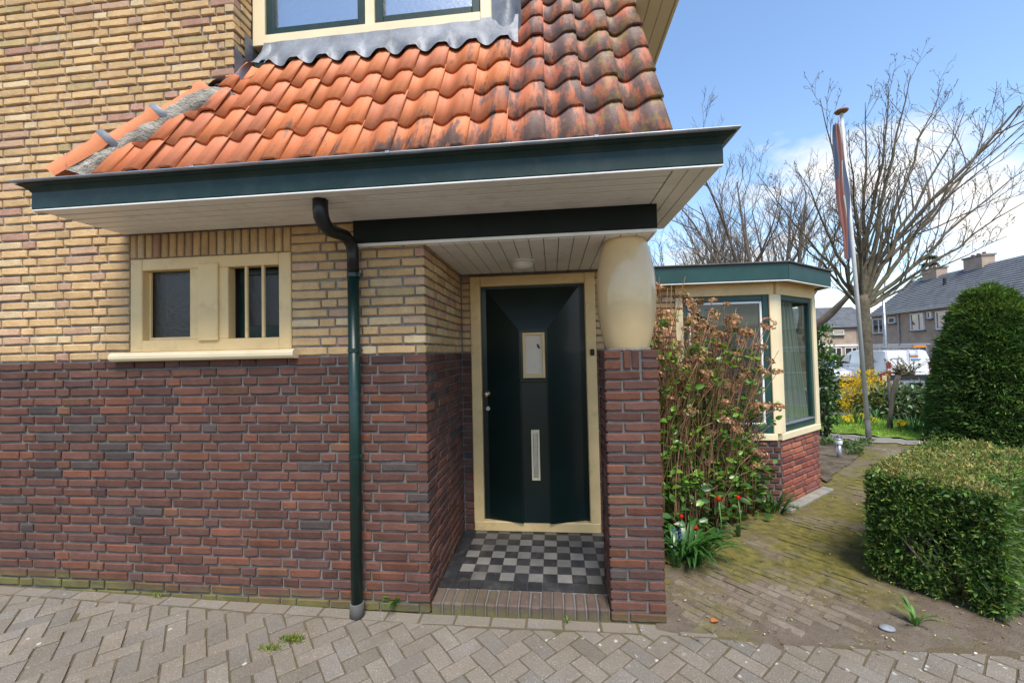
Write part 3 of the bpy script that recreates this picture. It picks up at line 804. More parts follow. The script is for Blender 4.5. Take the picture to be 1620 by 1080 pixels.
bbox('strip_moulding', (xc0+.011, Yb-.004, zcap-.014), (xc1-.011, Yb+.03, zcap), M['door_green'], door, .003)
bbox('window_ledge', (xc0+.004, Yb-.030, wz0-.030), (xc1-.004, Yb+.02, wz0-.004), M['door_green'], door, .004)
gx0, gx1 = onY(827, 560, .95).x, onY(862, 560, .95).x
for lo, hi in (((gx0, Yb-.006, wz0), (gx0+.022, Yb+.018, wz1)), ((gx1-.022, Yb-.006, wz0), (gx1, Yb+.018, wz1)), ((gx0+.022, Yb-.005, wz1-.022), (gx1-.022, Yb+.018, wz1)), ((gx0+.022, Yb-.005, wz0), (gx1-.022, Yb+.018, wz0+.034))):
    bbox('door_window_frame', lo, hi, M['cream'], door, .003)
q = MB(); q.box((gx0+.02, Yb+.010, wz0+.03), (gx1-.02, Yb+.016, wz1-.02)); q.build('door_window_pane', simple('pale_blind', (.62, .54, .42), .6, .08, 5, .05), door)
q = MB(); q.tube([(gx1-.062, Yb+.008, wz1-.10), (gx1-.046, Yb+.006, wz1-.135)], .008, 6); q.build('door_latch', M['black_plastic'], door)
p0 = onY(840, 680, .95); p1 = onY(855, 760, .95)
for lo, hi in (((p0.x, Yb-.004, p1.z), (p0.x+.016, Yb+.02, p0.z)), ((p1.x-.016, Yb-.004, p1.z), (p1.x, Yb+.02, p0.z)), ((p0.x+.016, Yb-.003, p0.z-.03), (p1.x-.016, Yb+.02, p0.z)), ((p0.x+.016, Yb-.003, p1.z), (p1.x-.016, Yb+.02, p1.z+.02))):
    bbox('letter_slot', lo, hi, M['cream_pale'], door, .002)
bbox('slot_flap', (p0.x+.017, Yb+.008, p1.z+.021), (p1.x-.017, Yb+.019, p0.z-.031), M['steel'], door, .002)
k = onY(770, 623, 1.0)
mb = MB(); mb.tube([(k.x, 1.034, k.z), (k.x, 1.010, k.z)], [.026, .024], 20); mb.tube([(k.x, 1.012, k.z), (k.x, .985, k.z), (k.x, .972, k.z), (k.x, .962, k.z), (k.x, .958, k.z)], [.012, .012, .024, .022, .008], 20); mb.build('door_knob', M['brass'], door, True)
k = onY(772, 646, 1.02)
mb = MB(); mb.tube([(k.x, 1.034, k.z), (k.x, 1.022, k.z)], .018, 18); mb.build('door_lock', M['steel'], door)
k = onY(937, 557, .98)
bbox('door_bell', (k.x-.017, .968, k.z-.027), (k.x+.017, .9845, k.z+.027), M['black_plastic'], H, .005)

# small window beside the drainpipe
WX0, WX1, WZ0, WZ1 = -2.856, -1.688, 1.652, 2.286
yF, yB = .004, .07
lx = onY(223.4, 480, 0).x; lxr = onY(299, 480, 0).x; rx = onY(359.8, 480, 0).x; rxr = onY(440, 480, 0).x
lzt = onY(260, 426.5, 0).z; lzb = onY(260, 538, 0).z
win = bbox('window', (WX0, yF, WZ0), (lx, yB, WZ1), M['cream'], H, .005)
bbox('window_frame', (rxr, yF, WZ0), (WX1, yB, WZ1), M['cream'], win, .005)
bbox('window_frame', (lx, yF+.001, lzt), (rxr, yB, WZ1-.001), M['cream'], win, .004)
bbox('window_frame', (lx, yF+.001, WZ0+.001), (rxr, yB, lzb), M['cream'], win, .004)
bbox('window_frame', (lxr, yF+.0005, lzb), (rx, yB, lzt), M['cream'], win, .004)
bx0, bx1 = onY(314, 480, 0).x, onY(345.7, 480, 0).x
bbox('window_batten', (bx0, yF-.014, lzb-.012), (bx1, yF+.002, lzt+.028), M['cream'], win, .004)
q = MB(); q.box((lx, .068, lzb), (lxr, .074, lzt)); q.build('window_pane', M['glass_obscure'], win)
bbox('glazing_bead', (lx+.002, .045, lzb), (lxr-.002, .067, lzb+.022), M['cream'], win, .004)
bbox('glazing_bead', (lx+.0, .05, lzb+.022), (lx+.016, .067, lzt), M['cream'], win, .003)
for xa_, xb_, za_, zb_ in ((rx, rx+.05, lzb, lzt), (rxr-.045, rxr, lzb, lzt), (rx+.05, rxr-.045, lzb, lzb+.085), (rx+.05, rxr-.045, lzt-.04, lzt)):
    bbox('casement', (xa_, .10, za_), (xb_, .14, zb_), M['green'], win, .003)
q = MB(); q.box((rx+.05, .118, lzb+.085), (rxr-.045, .124, lzt-.04)); q.build('window_pane', M['glass_obscure'], win)
for px in (391, 417.5): xx = onY(px, 480, .02).x; bbox('window_bar', (xx-.010, .008, lzb), (xx+.010, .028, lzt), M['cream'], win, .004)
bbox('room_back', (WX0+.02, .24, WZ0), (WX1-.02, .26, WZ1), M['interior'], win)
sx0, sx1 = -2.954, -1.640
mb = MB(); pr = [(.06, 1.652), (-.028, 1.651), (-.046, 1.642), (-.053, 1.628), (-.053, 1.610), (-.044, 1.596), (-.028, 1.590), (.004, 1.590)]
mb.prism([(sx0, y, z) for y, z in pr], (0, 0, 0), (sx1-sx0, 0, 0)); o = mb.build('window_sill', M['cream_pale'], win, False, True)

# box gutter with boarded soffit
GX0, GX1, GY = -2.892, .820, -.492
gut = bbox('gutter_fascia', (GX0, GY, 2.4585), (GX1, GY+.022, 2.584), M['green'], H, .003)
bbox('fascia_return', (GX1-.022, GY+.022, 2.4585), (GX1, .50, 2.584), M['green'], gut, .003)
bbox('fascia_return', (GX0, GY+.022, 2.4585), (GX0+.022, -.002, 2.584), M['green'], gut, .003)
mb = MB(); pr = [(.0, 2.5855), (-.048, 2.590), (-.056, 2.593), (-.059, 2.599), (-.056, 2.604), (-.048, 2.605), (.03, 2.603), (.03, 2.5855)]
n = len(pr); xs = [(GX0, -1), (GX1, 1)]
V = [(x0+s*(-min(0, y))*1.0, GY+y, z) for x0, s in xs for y, z in pr]
mb.add(V, [tuple(range(n))[::-1], tuple(range(n, 2*n))]+[(i, (i+1) % n, n+(i+1) % n, n+i) for i in range(n)])
V = [(GX1-y, yy+(y if yy < 0 else 0), z) for yy in (GY, .50) for y, z in pr]
mb.add(V, [tuple(range(n))[::-1], tuple(range(n, 2*n))]+[(i, (i+1) % n, n+(i+1) % n, n+i) for i in range(n)])
mb.build('gutter_lip', M['zinc'], gut, False, True)
mb = MB(); pr = [(-.001, 2.552), (-.006, 2.562), (-.020, 2.574), (-.042, 2.5835), (-.044, 2.5853), (-.001, 2.5853)]; n = len(pr)
mb.add([(x0+s*(-min(0, y)), GY+y, z) for x0, s in xs for y, z in pr], [tuple(range(n))[::-1], tuple(range(n, 2*n))]+[(i, (i+1) % n, n+(i+1) % n, n+i) for i in range(n)])
mb.add([(GX1-y, yy+(y if yy < 0 else 0), z) for yy in (GY, .50) for y, z in pr], [tuple(range(n))[::-1], tuple(range(n, 2*n))]+[(i, (i+1) % n, n+(i+1) % n, n+i) for i in range(n)])
mb.build('gutter_moulding', M['green'], gut, False, True)
for xx in (-1.86, -.80, .22): bbox('lip_seam', (xx, GY-.062, 2.5935), (xx+.022, GY-.02, 2.6075), M['zinc'], gut, .002)
q = MB(); q.box((GX0+.03, GY+.03, 2.50), (GX1-.03, -.02, 2.545)); q.box((.6, -.02, 2.50), (GX1-.03, .49, 2.545)); q.build('gutter_bed', M['zinc'], gut)
sof = solid('soffit', [((GX0+.02, GY+.02, 2.4635), (GX1-.02, -.001, 2.474)), ((.64, -.001, 2.4635), (GX1-.02, .50, 2.474))], M['interior_dark'])
ny = 6; w = (.492-.024)/ny
for k in range(ny):
    y0 = GY+.022+k*w; xsp = [GX0+.004, -2.55+.03*k, -.9, .60]
    xsp = [GX0+.004, -2.36, .60]
    for a, c in zip(xsp[:-1], xsp[1:]):
        bbox('soffit_board', (a+.0014, y0+.0045, SOF), (c-.0014, y0+w-.0045, 2.463), M['white_board'], sof, .006)
for k in range(3):
    a = .602+k*.0725; bbox('soffit_board', (a+.0015, GY+.024, SOF-.001), (a+.071, .50, 2.463), M['white_board'], sof, .003)
bbox('soffit_trim', (GX0+.002, GY+.001, 2.447), (GX1-.001, GY+.020, 2.4575), M['white_board'], sof, .003)

# rainwater pipe
px = -1.228; py = -.058; kz = onY(563, 392, py).z
dp = MB(); dp.tube([(-1.247, -.375, 2.47), (-1.247, -.375, 2.40), (-1.247, -.368, 2.365), (-1.246, -.345, 2.335), (-1.243, -.30, 2.312), (-1.236, -.14, kz+.055), (-1.231, -.085, kz+.03), (px, -.064, kz), (px, py, kz-.05), (px, py, 2.12)], [.040, .040, .041, .040, .037, .036, .037, .037, .036, .036], 20)
pipe = dp.build('rainwater_pipe', M['pipe_black'], H, True)
mb = MB(); mb.tube([(px, py, 2.12), (px, py, .06)], .0345, 20); mb.build('pipe_shaft', M['pipe_green'], pipe, True)
for z in (2.10, 1.63, .98):
    mb = MB(); mb.tube([(px, py, z-.012), (px, py, z+.012)], .0375, 20); mb.box((px-.008, py+.02, z-.010), (px+.008, .01, z+.010)); mb.box((px+.035, py-.01, z-.011), (px+.052, py+.008, z+.011)); mb.build('pipe_clip', M['pipe_green'], pipe)
mb = MB(); mb.tube([(px, py, -.03), (px, py, .085), (px, py, .09)], [.044, .043, .040], 20); mb.build('pipe_socket', M['pole_base'], pipe, True)

# pantile roof
SA = R_(61); RO = Vector((0, -.43, 2.655)); RD = Vector((0, math.cos(SA), math.sin(SA))); RNn = Vector((0, -math.sin(SA), math.cos(SA)))
def rp(x, s, o=0): return Vector((x, 0, 0))+RO+RD*s+RNn*o
TW = .2045; TE = .2745; TL = .335
def tprof(t): return .0245*(-math.sin(2*math.pi*t))+.017*sstep(.80, 1.0, t)
def tile_mesh(k, x0=0.0, x1=1.05, nseg=10):
    rg = random.Random(k); mb = MB(); top = []; bot = []; lip = []
    a = rg.uniform(-.0015, .0015); tw = rg.uniform(-.004, .004)
    for i in range(nseg+1):
        t = x0+(x1-x0)*i/nseg; w = tprof(t)
        bow = .010*math.sin(math.pi*t)            # rounded tail of the tile
        bot.append((t*TW, -bow*1.0, w+.0175+a+tw*(t-.5))); top.append((t*TW, TL, w-.002)); lip.append((t*TW, -bow+.003, w+.004+a+tw*(t-.5)))
    n = nseg+1; V = bot+top+lip; Fc = []
    for i in range(nseg): Fc += [(i, i+1, n+i+1, n+i), (2*n+i, 2*n+i+1, i+1, i)]
    Fc.append((0, n, 2*n)); Fc.append((n-1, 3*n-1, 2*n-1))
    mb.add(V, Fc); me = mb.mesh('roof_tile')
    me.polygons.foreach_set('use_smooth', [i % 2 == 0 and i < 2*nseg for i in range(len(me.polygons))])
    me.materials.append(M['tile']); return me
tmesh = [tile_mesh(k) for k in range(6)]
rm = Matrix((Vector((1, 0, 0)), RD, RNn)).transposed().to_4x4()
def hipx(s): y = RO.y+RD.y*s; return -2.82+(y+.43)*(.56/.43)
roof = MB(); roof.poly([rp(-2.75, -.05, -.03), rp(.59, -.05, -.03), rp(.59, 1.22, -.03), rp(hipx(.88), 1.22, -.03), rp(hipx(.88), .88, -.03)])
roof.poly([rp(-.25, 1.22, -.03), rp(.59, 1.22, -.03), rp(.59, 4.5, -.03), rp(-.25, 4.5, -.03)])
roof = roof.build('roof', M['beam_black'], H)
for c in range(17):
    x0 = .597-(c+1)*TW
    for r in range(17):
        s = -.015+r*TE
        if x0 < -.24 and s > .95: break
        if x0+TW*.35 < hipx(max(0, s+.14)): continue
        o = link('roof_tile', tmesh[random.randrange(6)], None, roof); q = rm.copy(); q.translation = rp(x0+random.uniform(-.003, .003), s+random.uniform(-.006, .006), random.uniform(-.002, .003))
        o.matrix_basis = q @ Matrix.Rotation(random.uniform(-.012, .012), 4, 'Z') @ Matrix.Rotation(random.uniform(-.012, .012), 4, 'Y'); v = random.uniform(.88, 1.12)
        base = random.choice(((.60, .185, .062), (.64, .205, .075), (.57, .175, .068), (.60, .20, .09)))
        if x0 > -.3: base = random.choice(((.52, .155, .068), (.54, .175, .08), (.49, .145, .07)))
        o.color = (*[k*v for k in base], 1)
# hip: half-round caps bedded in mortar, lead straps between them
hp0 = onY(90, 281, -.45); hp1 = onY(330, 156, -.035); hd = (hp1-hp0); hl = hd.length; hd.normalize()
hs_ = Vector((0, 0, 1)).cross(hd).normalized()*-1; hu = hs_.cross(hd).normalized()
if hu.z < 0: hu = -hu
q = MB(); q.poly([hp0-hu*.03, hp1-hu*.03, (hp0.x-.05, -.005, hp0.z-.03)]); o = q.build('hip_slope', M['tile'], roof); o.color = (.5, .17, .07, 1)
for k in range(3):
    a0 = k*hl/3; a1 = (k+1)*hl/3+.03; mb = MB(); rows = []
    for t, rr, lift in ((0, .066, .0), (.05, .067, .0), (.8, .076, .006), (.86, .088, .010), (1, .088, .012)):
        p = hp0+hd*(a0+(a1-a0)*t); rows.append([p+hs_*math.cos(a)*rr+hu*(math.sin(a)*rr+lift) for a in np.linspace(-.25, math.pi+.25, 13)])
    V = [v for r_ in rows for v in r_]; Fc = [(i*13+j, i*13+j+1, i*13+j+14, i*13+j+13) for i in range(4) for j in range(12)]
    mb.add(V, Fc); o = mb.build('hip_tile', M['tile'], roof, True, True); o.color = (.66, .23, .095, 1)
    if k:
        p = hp0+hd*(a0+.015); mb = MB(); rws = [[p+hd*dd+hs_*math.cos(a)*rr+hu*(math.sin(a)*rr+.006) for a in np.linspace(-.5, math.pi+.2, 13)] for dd, rr in ((-.02, .092), (.0, .098), (.02, .095))]
        V = [v for r_ in rws for v in r_]; mb.add(V, [(i*13+j, i*13+j+1, i*13+j+14, i*13+j+13) for i in range(2) for j in range(12)]); mb.build('lead_strap', M['lead'], roof, True)
mb = MB(); nu, nv = 46, 8; V = []
for i in range(nu):
    t = i/(nu-1); p = hp0+hd*(hl*(t*.98+.0)+.02)
    wd = .085+.03*mnoise.noise(Vector((t*7, 2, 0)))+.05*sstep(.75, 1, t)
    for j in range(nv):
        u = j/(nv-1); q = p+Vector((1, 0, 0))*(.02+u*wd*1.35)
        off = (q-RO).dot(RNn); tgt = .05*(1-u)**.7+.012+.012*mnoise.noise(Vector((t*22, u*5, 1)))+.006*mnoise.noise(Vector((t*60, u*15, 4)))-(.03 if j == nv-1 else 0)
        q = q+RNn*(tgt-off) if j else p+hs_*-.02+hu*.02
        V.append(q)
mb.add(V, [(i*nv+j, i*nv+j+1, (i+1)*nv+j+1, (i+1)*nv+j) for i in range(nu-1) for j in range(nv-1)]); mb.build('hip_mortar', M['mortar_rough'], roof, True)
# lead: apron under the upper window with its wavy edge, soakers at the wall corner, cheek
def apron(x0, x1, slo, top, n, nv=6):
    mb = MB(); V = []
    for i in range(n):
        x = x0+(x1-x0)*i/(n-1); t = ((x-.597)/TW) % 1.0
        lo = rp(x, slo+.004*math.sin(2*math.pi*t+1.2)+.006*mnoise.noise(Vector((x*4, 0, 0))), tprof(t)+.026); hi = top(x)
        mid = rp(x, slo+.10, .035+.008*mnoise.noise(Vector((x*6, 3, 0))))
        for j in range(nv):
            u = j/(nv-1); a = lo.lerp(mid, min(1, u*2)) if u < .5 else mid.lerp(hi, (u-.5)*2)
            V.append(a+RNn*(.006*mnoise.noise(Vector((x*9, u*4, 7)))*(1 if 0 < j < nv-1 else 0)))
    mb.add(V, [(i*nv+j, (i+1)*nv+j, (i+1)*nv+j+1, i*nv+j+1) for i in range(n-1) for j in range(nv-1)]); return mb
zs_ = 3.815
apron(-1.98, -.17, 1.075, lambda x: Vector((x, WINY-.006, zs_+.03)), 150).build('lead_apron', M['lead'], roof, True)
mb = MB(); V = []; n = 26
for i in range(n):
    u = i/(n-1); x = -2.37+u*.46
    base = Vector((x, -.008, 3.44)) if x < BX else Vector((x, -.008+.176*(x-BX)/.17, 3.44+.38*sstep(BX, BX+.17, x)))
    s0 = .80+.27*sstep(-2.25, -1.93, x); lo = rp(x, s0, .045+.012*math.sin(x*40))
    for j in range(5): V.append(base.lerp(lo, j/4)+RNn*(.012*mnoise.noise(Vector((x*8, j, 2)))*(0 < j < 4)))
mb.add(V, [(i*5+j, i*5+j+1, (i+1)*5+j+1, (i+1)*5+j) for i in range(n-1) for j in range(4)]); mb.build('lead_valley', M['lead'], roof, True)
mb = MB(); mb.poly([(BX+.004, .004, 3.36), (BX+.004, .098, 3.36), (BX+.004, .098, 3.66), (BX+.004, .004, 3.72)]); mb.poly([(BX+.008, .090, 3.50), (BX+.008, WINY-.002, 3.52), (BX+.008, WINY-.002, 3.86), (BX+.008, .090, 3.86)]); mb.poly([(-2.37, -.006, 3.36), (BX, -.006, 3.36), (BX, -.006, 3.455), (-2.37, -.006, 3.455)]); mb.build('lead_soaker', M['lead'], roof)
mb = MB(); V = []; nx_, nz_ = 9, 26
for i in range(nx_):
    for j in range(nz_):
        x = -.345+.19*i/(nx_-1); z = 3.66+1.5*j/(nz_-1); y = .150-.03*math.sin(math.pi*i/(nx_-1))+.020*mnoise.noise(Vector((x*14, z*5, 3)))+.08*sstep(.7, 1.0, i/(nx_-1))
        V.append((x, y, z))
mb.add(V, [(i*nz_+j, (i+1)*nz_+j, (i+1)*nz_+j+1, i*nz_+j+1) for i in range(nx_-1) for j in range(nz_-1)]); mb.build('lead_cheek', M['lead'], roof, True)
q = MB(); q.box((-.335, .20, 3.7), (-.175, 1.6, 5.3)); q.build('dormer_cheek', M['lead'], roof)

# upper window above the eave
def wx(p): return onY(p, 30, WINY).x
uz0 = 3.820; 
uw = bbox('upper_window', (BX+.002, WINY, uz0), (wx(418), WINY+.09, 5.3), M['cream_pale'], H, .005)
bbox('window_frame', (wx(577), WINY+.001, uz0+.06), (wx(592), WINY+.09, 5.3), M['cream_pale'], uw, .004)
bbox('window_frame', (wx(760), WINY, uz0), (wx(779), WINY+.09, 5.3), M['cream_pale'], uw, .004)
bbox('window_frame', (wx(418), WINY-.012, uz0+.001), (wx(760), WINY+.09, uz0+.068), M['cream_pale'], uw, .004)
for a, c in ((wx(418), wx(577)), (wx(592), wx(760))):
    a += .004; c -= .004; zb = uz0+.072
    bbox('sash', (a, WINY+.012, zb), (a+.055, WINY+.06, 5.3), M['green'], uw, .004); bbox('sash', (c-.055, WINY+.012, zb), (c, WINY+.06, 5.3), M['green'], uw, .004)
    bbox('sash', (a+.055, WINY+.013, zb), (c-.055, WINY+.06, zb+.062), M['green'], uw, .004)
    q = MB(); q.box((a+.055, WINY+.04, zb+.062), (c-.055, WINY+.046, 5.3)); q.build('window_pane', M['glass_obscure_sky'], uw)
q = MB(); q.box((BX, WINY+.25, 3.7), (-.35, WINY+.27, 5.4)); q.build('room_back', M['interior'], uw)
q = MB(); q.prism([(.50, -.36, 2.60), (.50, 1.1, 2.60), (.50, 1.1, 3.855), (.50, .28, 3.855)], (0, 0, 0), (.083, 0, 0)); q.build('gable_infill', M['mortar_yellow'], H, False, True)
# side eave of the upper roof, boarded underneath
ev = bbox('side_eave', (.60, .02, 3.868), (.86, 5.5, 3.90), M['white_board'], H)
for k in range(3): bbox('eave_board', (.602+k*.084, .02, 3.858), (.602+k*.084+.081, 5.5, 3.867), M['cream_pale'], ev, .003)
bbox('eave_fascia', (.856, .0, 3.85), (.876, 5.5, 4.02), M['cream_pale'], ev)

# bay window
BY = 1.78; BC = Vector((2.235, BY, 0)); BR = Vector((2.935, 2.345, 0)); bd = (BR-BC).normalized(); bl = (BR-BC).length; bn = Vector((bd.y, -bd.x, 0))
BB = Vector((2.985, 3.5, 0)); bd2 = (BB-BR).normalized(); bn2 = Vector((bd2.y, -bd2.x, 0))
BZ = .665
def inset(p, n_, d): return p-n_*d
mb = MB(); ring = [Vector((.62, BY+mo, 0)), Vector((2.235-.004, BY+mo, 0)), BR-bn*mo*.8-bd*.008, BB-bn2*mo, Vector((.62, 3.5, 0))]
mb.prism(ring, (0, 0, -.1), (0, 0, BZ+.098)); bay = mb.build('bay_wall', M['mortar'], H, False, True)
q = MB(); q.box((.62, BY+mo, BZ-.01), (1.262, BY+.2, 2.25)); q.build('bay_pier', M['mortar_yellow'], bay)
b = Bricks(); cb = BZ/11
b.run((0, BY, 0), FN, .64, 2.235, 0, 11, cb, pal_red, trim=lambda i: (0, 0 if i % 2 else .03), joint=.012)
b.run((0, BY, 0), FN, .64, 1.262, BZ, 15, CH, pal_red); b.run((0, BY, 0), FN, .64, 1.262, BZ+15*CH, 11, CHY*.98, pal_yellow)
b.run(BC, bn, 0, bl, 0, 11, cb, pal_bay_lit, trim=lambda i: (.03 if i % 2 else 0, .03 if i % 2 else 0), phase=1)
b.run(BR, bn2, 0, (BB-BR).length, 0, 11, cb, pal_bay_lit, trim=lambda i: (.03 if i % 2 == 0 else 0, 0))
b.realize(bay, M['brick_red'], 300)
bw = bbox('bay_window', (1.262, BY-.014, BZ), (2.20, BY+.08, BZ+.065), M['cream_pale'], H, .005)
bbox('bay_head', (1.262, BY-.010, 2.115), (2.21, BY+.08, 2.25), M['cream'], bw, .004)
bbox('bay_post', (1.262, BY-.008, BZ+.065), (1.335, BY+.08, 2.115), M['cream_pale'], bw, .004)
bbox('bay_post', (2.165, BY-.012, BZ+.065), (2.238, BY+.08, 2.115), M['cream_pale'], bw, .004)
def face(name, u0, u1, z0, z1, dn, th, mat, parent, base=BC, d=None, n_=None, bev=.004):
    d = d or bd; n_ = n_ or bn; a = base+d*u0-n_*(dn+th/2); c = base+d*u1-n_*(dn+th/2); zz = Vector((0, 0, (z0+z1)/2))
    return obeam(name, a+zz, c+zz, th, z1-z0, mat, parent, bev)
face('bay_sill', -.004, bl+.012, BZ, BZ+.065, -.016, .09, M['cream_pale'], bw)
face('bay_head', 0, bl+.006, 2.115, 2.25, -.010, .09, M['cream'], bw)
face('bay_post', -.006, .075, BZ+.066, 2.114, -.013, .09, M['cream_pale'], bw); face('bay_post', bl-.07, bl+.010, BZ+.066, 2.114, -.012, .09, M['cream_pale'], bw)
face('bay_sill', 0, 1.1, BZ, BZ+.065, -.016, .09, M['cream_pale'], bw, BR, bd2, bn2); face('bay_head', 0, 1.1, 2.115, 2.25, -.010, .09, M['cream'], bw, BR, bd2, bn2); face('bay_post', 1.0, 1.1, BZ+.066, 2.114, -.01, .09, M['cream_pale'], bw, BR, bd2, bn2)
fz_a, fz_b = BZ+.066, 2.113
def casement(base, d, n_, u0, u1, fw, mat, sill=None):
    face('bay_casement', u0, u0+fw, fz_a, fz_b, .006, .05, mat, bw, base, d, n_); face('bay_casement', u1-fw, u1, fz_a, fz_b, .006, .05, mat, bw, base, d, n_)
    face('bay_casement', u0+fw, u1-fw, fz_b-fw, fz_b, .007, .05, mat, bw, base, d, n_); face('bay_casement', u0+fw, u1-fw, fz_a, fz_a+fw*1.4, .007, .05, mat, bw, base, d, n_)
    if sill: face('bay_drip', u0+fw*.8, u1-fw*.8, fz_a+fw*1.4, fz_a+fw*1.4+.014, -.006, .05, sill, bw, base, d, n_, .003)
    face('bay_pane', u0+fw, u1-fw, fz_a+fw*1.4, fz_b-fw, .028, .006, M['glass'], bw, base, d, n_, .001)
casement(Vector((0, BY, 0)), Vector((1, 0, 0)), Vector((0, -1, 0)), 1.336, 2.164, .058, M['green_bay'])
f0 = Vector((0, BY, 0)); dx = Vector((1, 0, 0)); nf = Vector((0, -1, 0))
for u0, u1, z0, z1 in ((1.395, 1.417, fz_a+.083, fz_b-.06), (2.083, 2.105, fz_a+.083, fz_b-.06), (1.417, 2.083, fz_b-.082, fz_b-.06), (1.40, 2.12, fz_a+.083, fz_a+.103)):
    face('white_bead', u0, u1, z0, z1, .012, .03, M['white_paint'], bw, f0, dx, nf, .003)
casement(BC, bd, bn, .076, bl-.071, .05, M['green_bay'], M['zinc'])
casement(BR, bd2, bn2, .02, 1.0, .05, M['green_bay'])
# flat roof of the bay
o_ = .125; F0 = Vector((.62, BY-o_, 0)); t_ = math.tan(math.acos(max(-1, min(1, dx.dot(bd))))/2)
F1 = Vector((2.235+o_*t_, BY-o_, 0)); F2 = BR+bn*o_+bd*o_*.55; F3 = BB+bn2*o_*1.1; F4 = Vector((.62, 3.6, 0))
mb = MB(); mb.prism([F0, F1, F2, F3, F4], (0, 0, 2.262), (0, 0, .135)); br = mb.build('bay_roof', M['interior_dark'], H, False, True)
for a, c in ((F0, F1), (F1, F2), (F2, F3)):
    d_ = (c-a).normalized(); n_ = Vector((d_.y, -d_.x, 0)); zz = Vector((0, 0, 2.32))
    obeam('bay_fascia', a+zz+n_*.008-d_*.0, c+zz+n_*.008+d_*.004, .018, .162, M['green_bay'], br, .003)
    obeam('bay_roof_edge', a+Vector((0, 0, 2.409))+n_*.012-d_*.002, c+Vector((0, 0, 2.409))+n_*.012+d_*.02, .05, .018, M['pole_base'], br, .006)
    obeam('bay_fascia_trim', a+Vector((0, 0, 2.233))+n_*.002, c+Vector((0, 0, 2.233))+n_*.002+d_*.002, .024, .014, M['white_paint'], br, .003)
mb = MB(); mb.poly([F0+Vector((0, 0, 2.2535)), F4+Vector((0, 0, 2.2535)), F3+Vector((0, 0, 2.2535)), F2+Vector((0, 0, 2.2535)), F1+Vector((0, 0, 2.2535))]); mb.build('bay_soffit', M['cream'], br)
# the room behind the bay
mb = MB(); mb.box((.66, 3.3, .3), (2.9, 3.32, 2.24)); mb.box((.64, BY+.1, .3), (.66, 3.3, 2.24)); mb.box((.66, BY+.1, .55), (2.2, 3.3, .57)); mb.build('bay_room', M['interior'], bay)
face('window_board', .0, bl, .70, .722, .10, .2, M['white_paint'], bay); bbox('window_board', (1.3, BY+.09, .70), (2.2, BY+.28, .722), M['white_paint'], bay)
def curtain(a, c, label, folds=9, z0=.74, z1=2.12, parent=None, pinch=0.0):
    a, c = Vector(a), Vector(c); d_ = c-a; L = d_.length; d_.normalize(); n_ = Vector((d_.y, -d_.x, 0)); V = []; nu = folds*8
    for i in range(nu):
        u = i/(nu-1)
        for j in range(6):
            z = z0+(z1-z0)*j/5; uu = u*(1-pinch*(z-z0)/(z1-z0)); V.append(a+d_*(uu*L)+n_*(.022*math.sin(u*folds*2*math.pi)+.006*math.sin(u*31))+Vector((0, 0, z)))
    mb = MB(); mb.col = (.36, .37, .34); mb.add(V, [(i*6+j, (i+1)*6+j, (i+1)*6+j+1, i*6+j+1) for i in range(nu-1) for j in range(5)])
    o = mb.build('curtain', M['curtain'], None, True); tag(o, label, 'curtain', 'net curtains in the bay'); return o
curtain(BC+bd*.20-bn*.075, BC+bd*.86-bn*.075, 'white net curtain behind the angled bay pane', pinch=.55)
curtain((1.36, BY+.22, 0), (1.62, BY+.22, 0), 'white net curtain at the left of the bay\'s wide front pane')
# stone slab and kerb at the foot of the bay
for k, (u0, u1) in enumerate(((-.08, .42), (.43, .93))):
    o = face('edging_slab', u0, u1, -.02, .030, -.10, .10, M['stone_step'], bay, bev=.006)
# ------------------------------------------------------------------ planting near the house
def ovleaves(name, P, D, L, Wd, mat, parent=None, cols=None, nrm=None, curl=.18):
    """ovate leaf with a folded midrib: 8 vertices, 8 triangles"""
    P = np.asarray(P, float); D = unit(np.asarray(D, float)); n = len(P)
    L = np.broadcast_to(np.asarray(L, float), (n,))[:, None]; Wd = np.broadcast_to(np.asarray(Wd, float), (n,))[:, None]
    if nrm is None: nrm = rng.normal(size=(n, 3))*.6+np.array([0, 0, 1.0])
    sd = unit(np.cross(D, nrm)); up = np.cross(sd, D); k = Wd*.16; cu = -up*L*curl
    def pt(t, s, lift): return P+D*L*t+sd*Wd*s*.5+up*k*lift+cu*t*t
    V = np.stack([pt(0, 0, 0), pt(.3, .85, 1), pt(.65, .8, 1), pt(1, 0, 0), pt(.65, -.8, 1), pt(.3, -.85, 1), pt(.33, 0, 0), pt(.68, 0, 0)], 1).reshape(-1, 3)
    i = np.arange(n)[:, None]*8
    tri = np.array([[0,6,1],[1,6,7],[1,7,2],[2,7,3],[0,5,6],[5,7,6],[5,4,7],[4,3,7]])
    Fq = (i[:, :, None]+tri[None]).reshape(-1, 3)
    c2 = None if cols is None else np.repeat(np.asarray(cols), 8, axis=0)
    return npmesh(name, V, Fq, mat, parent, c2, smooth=True)
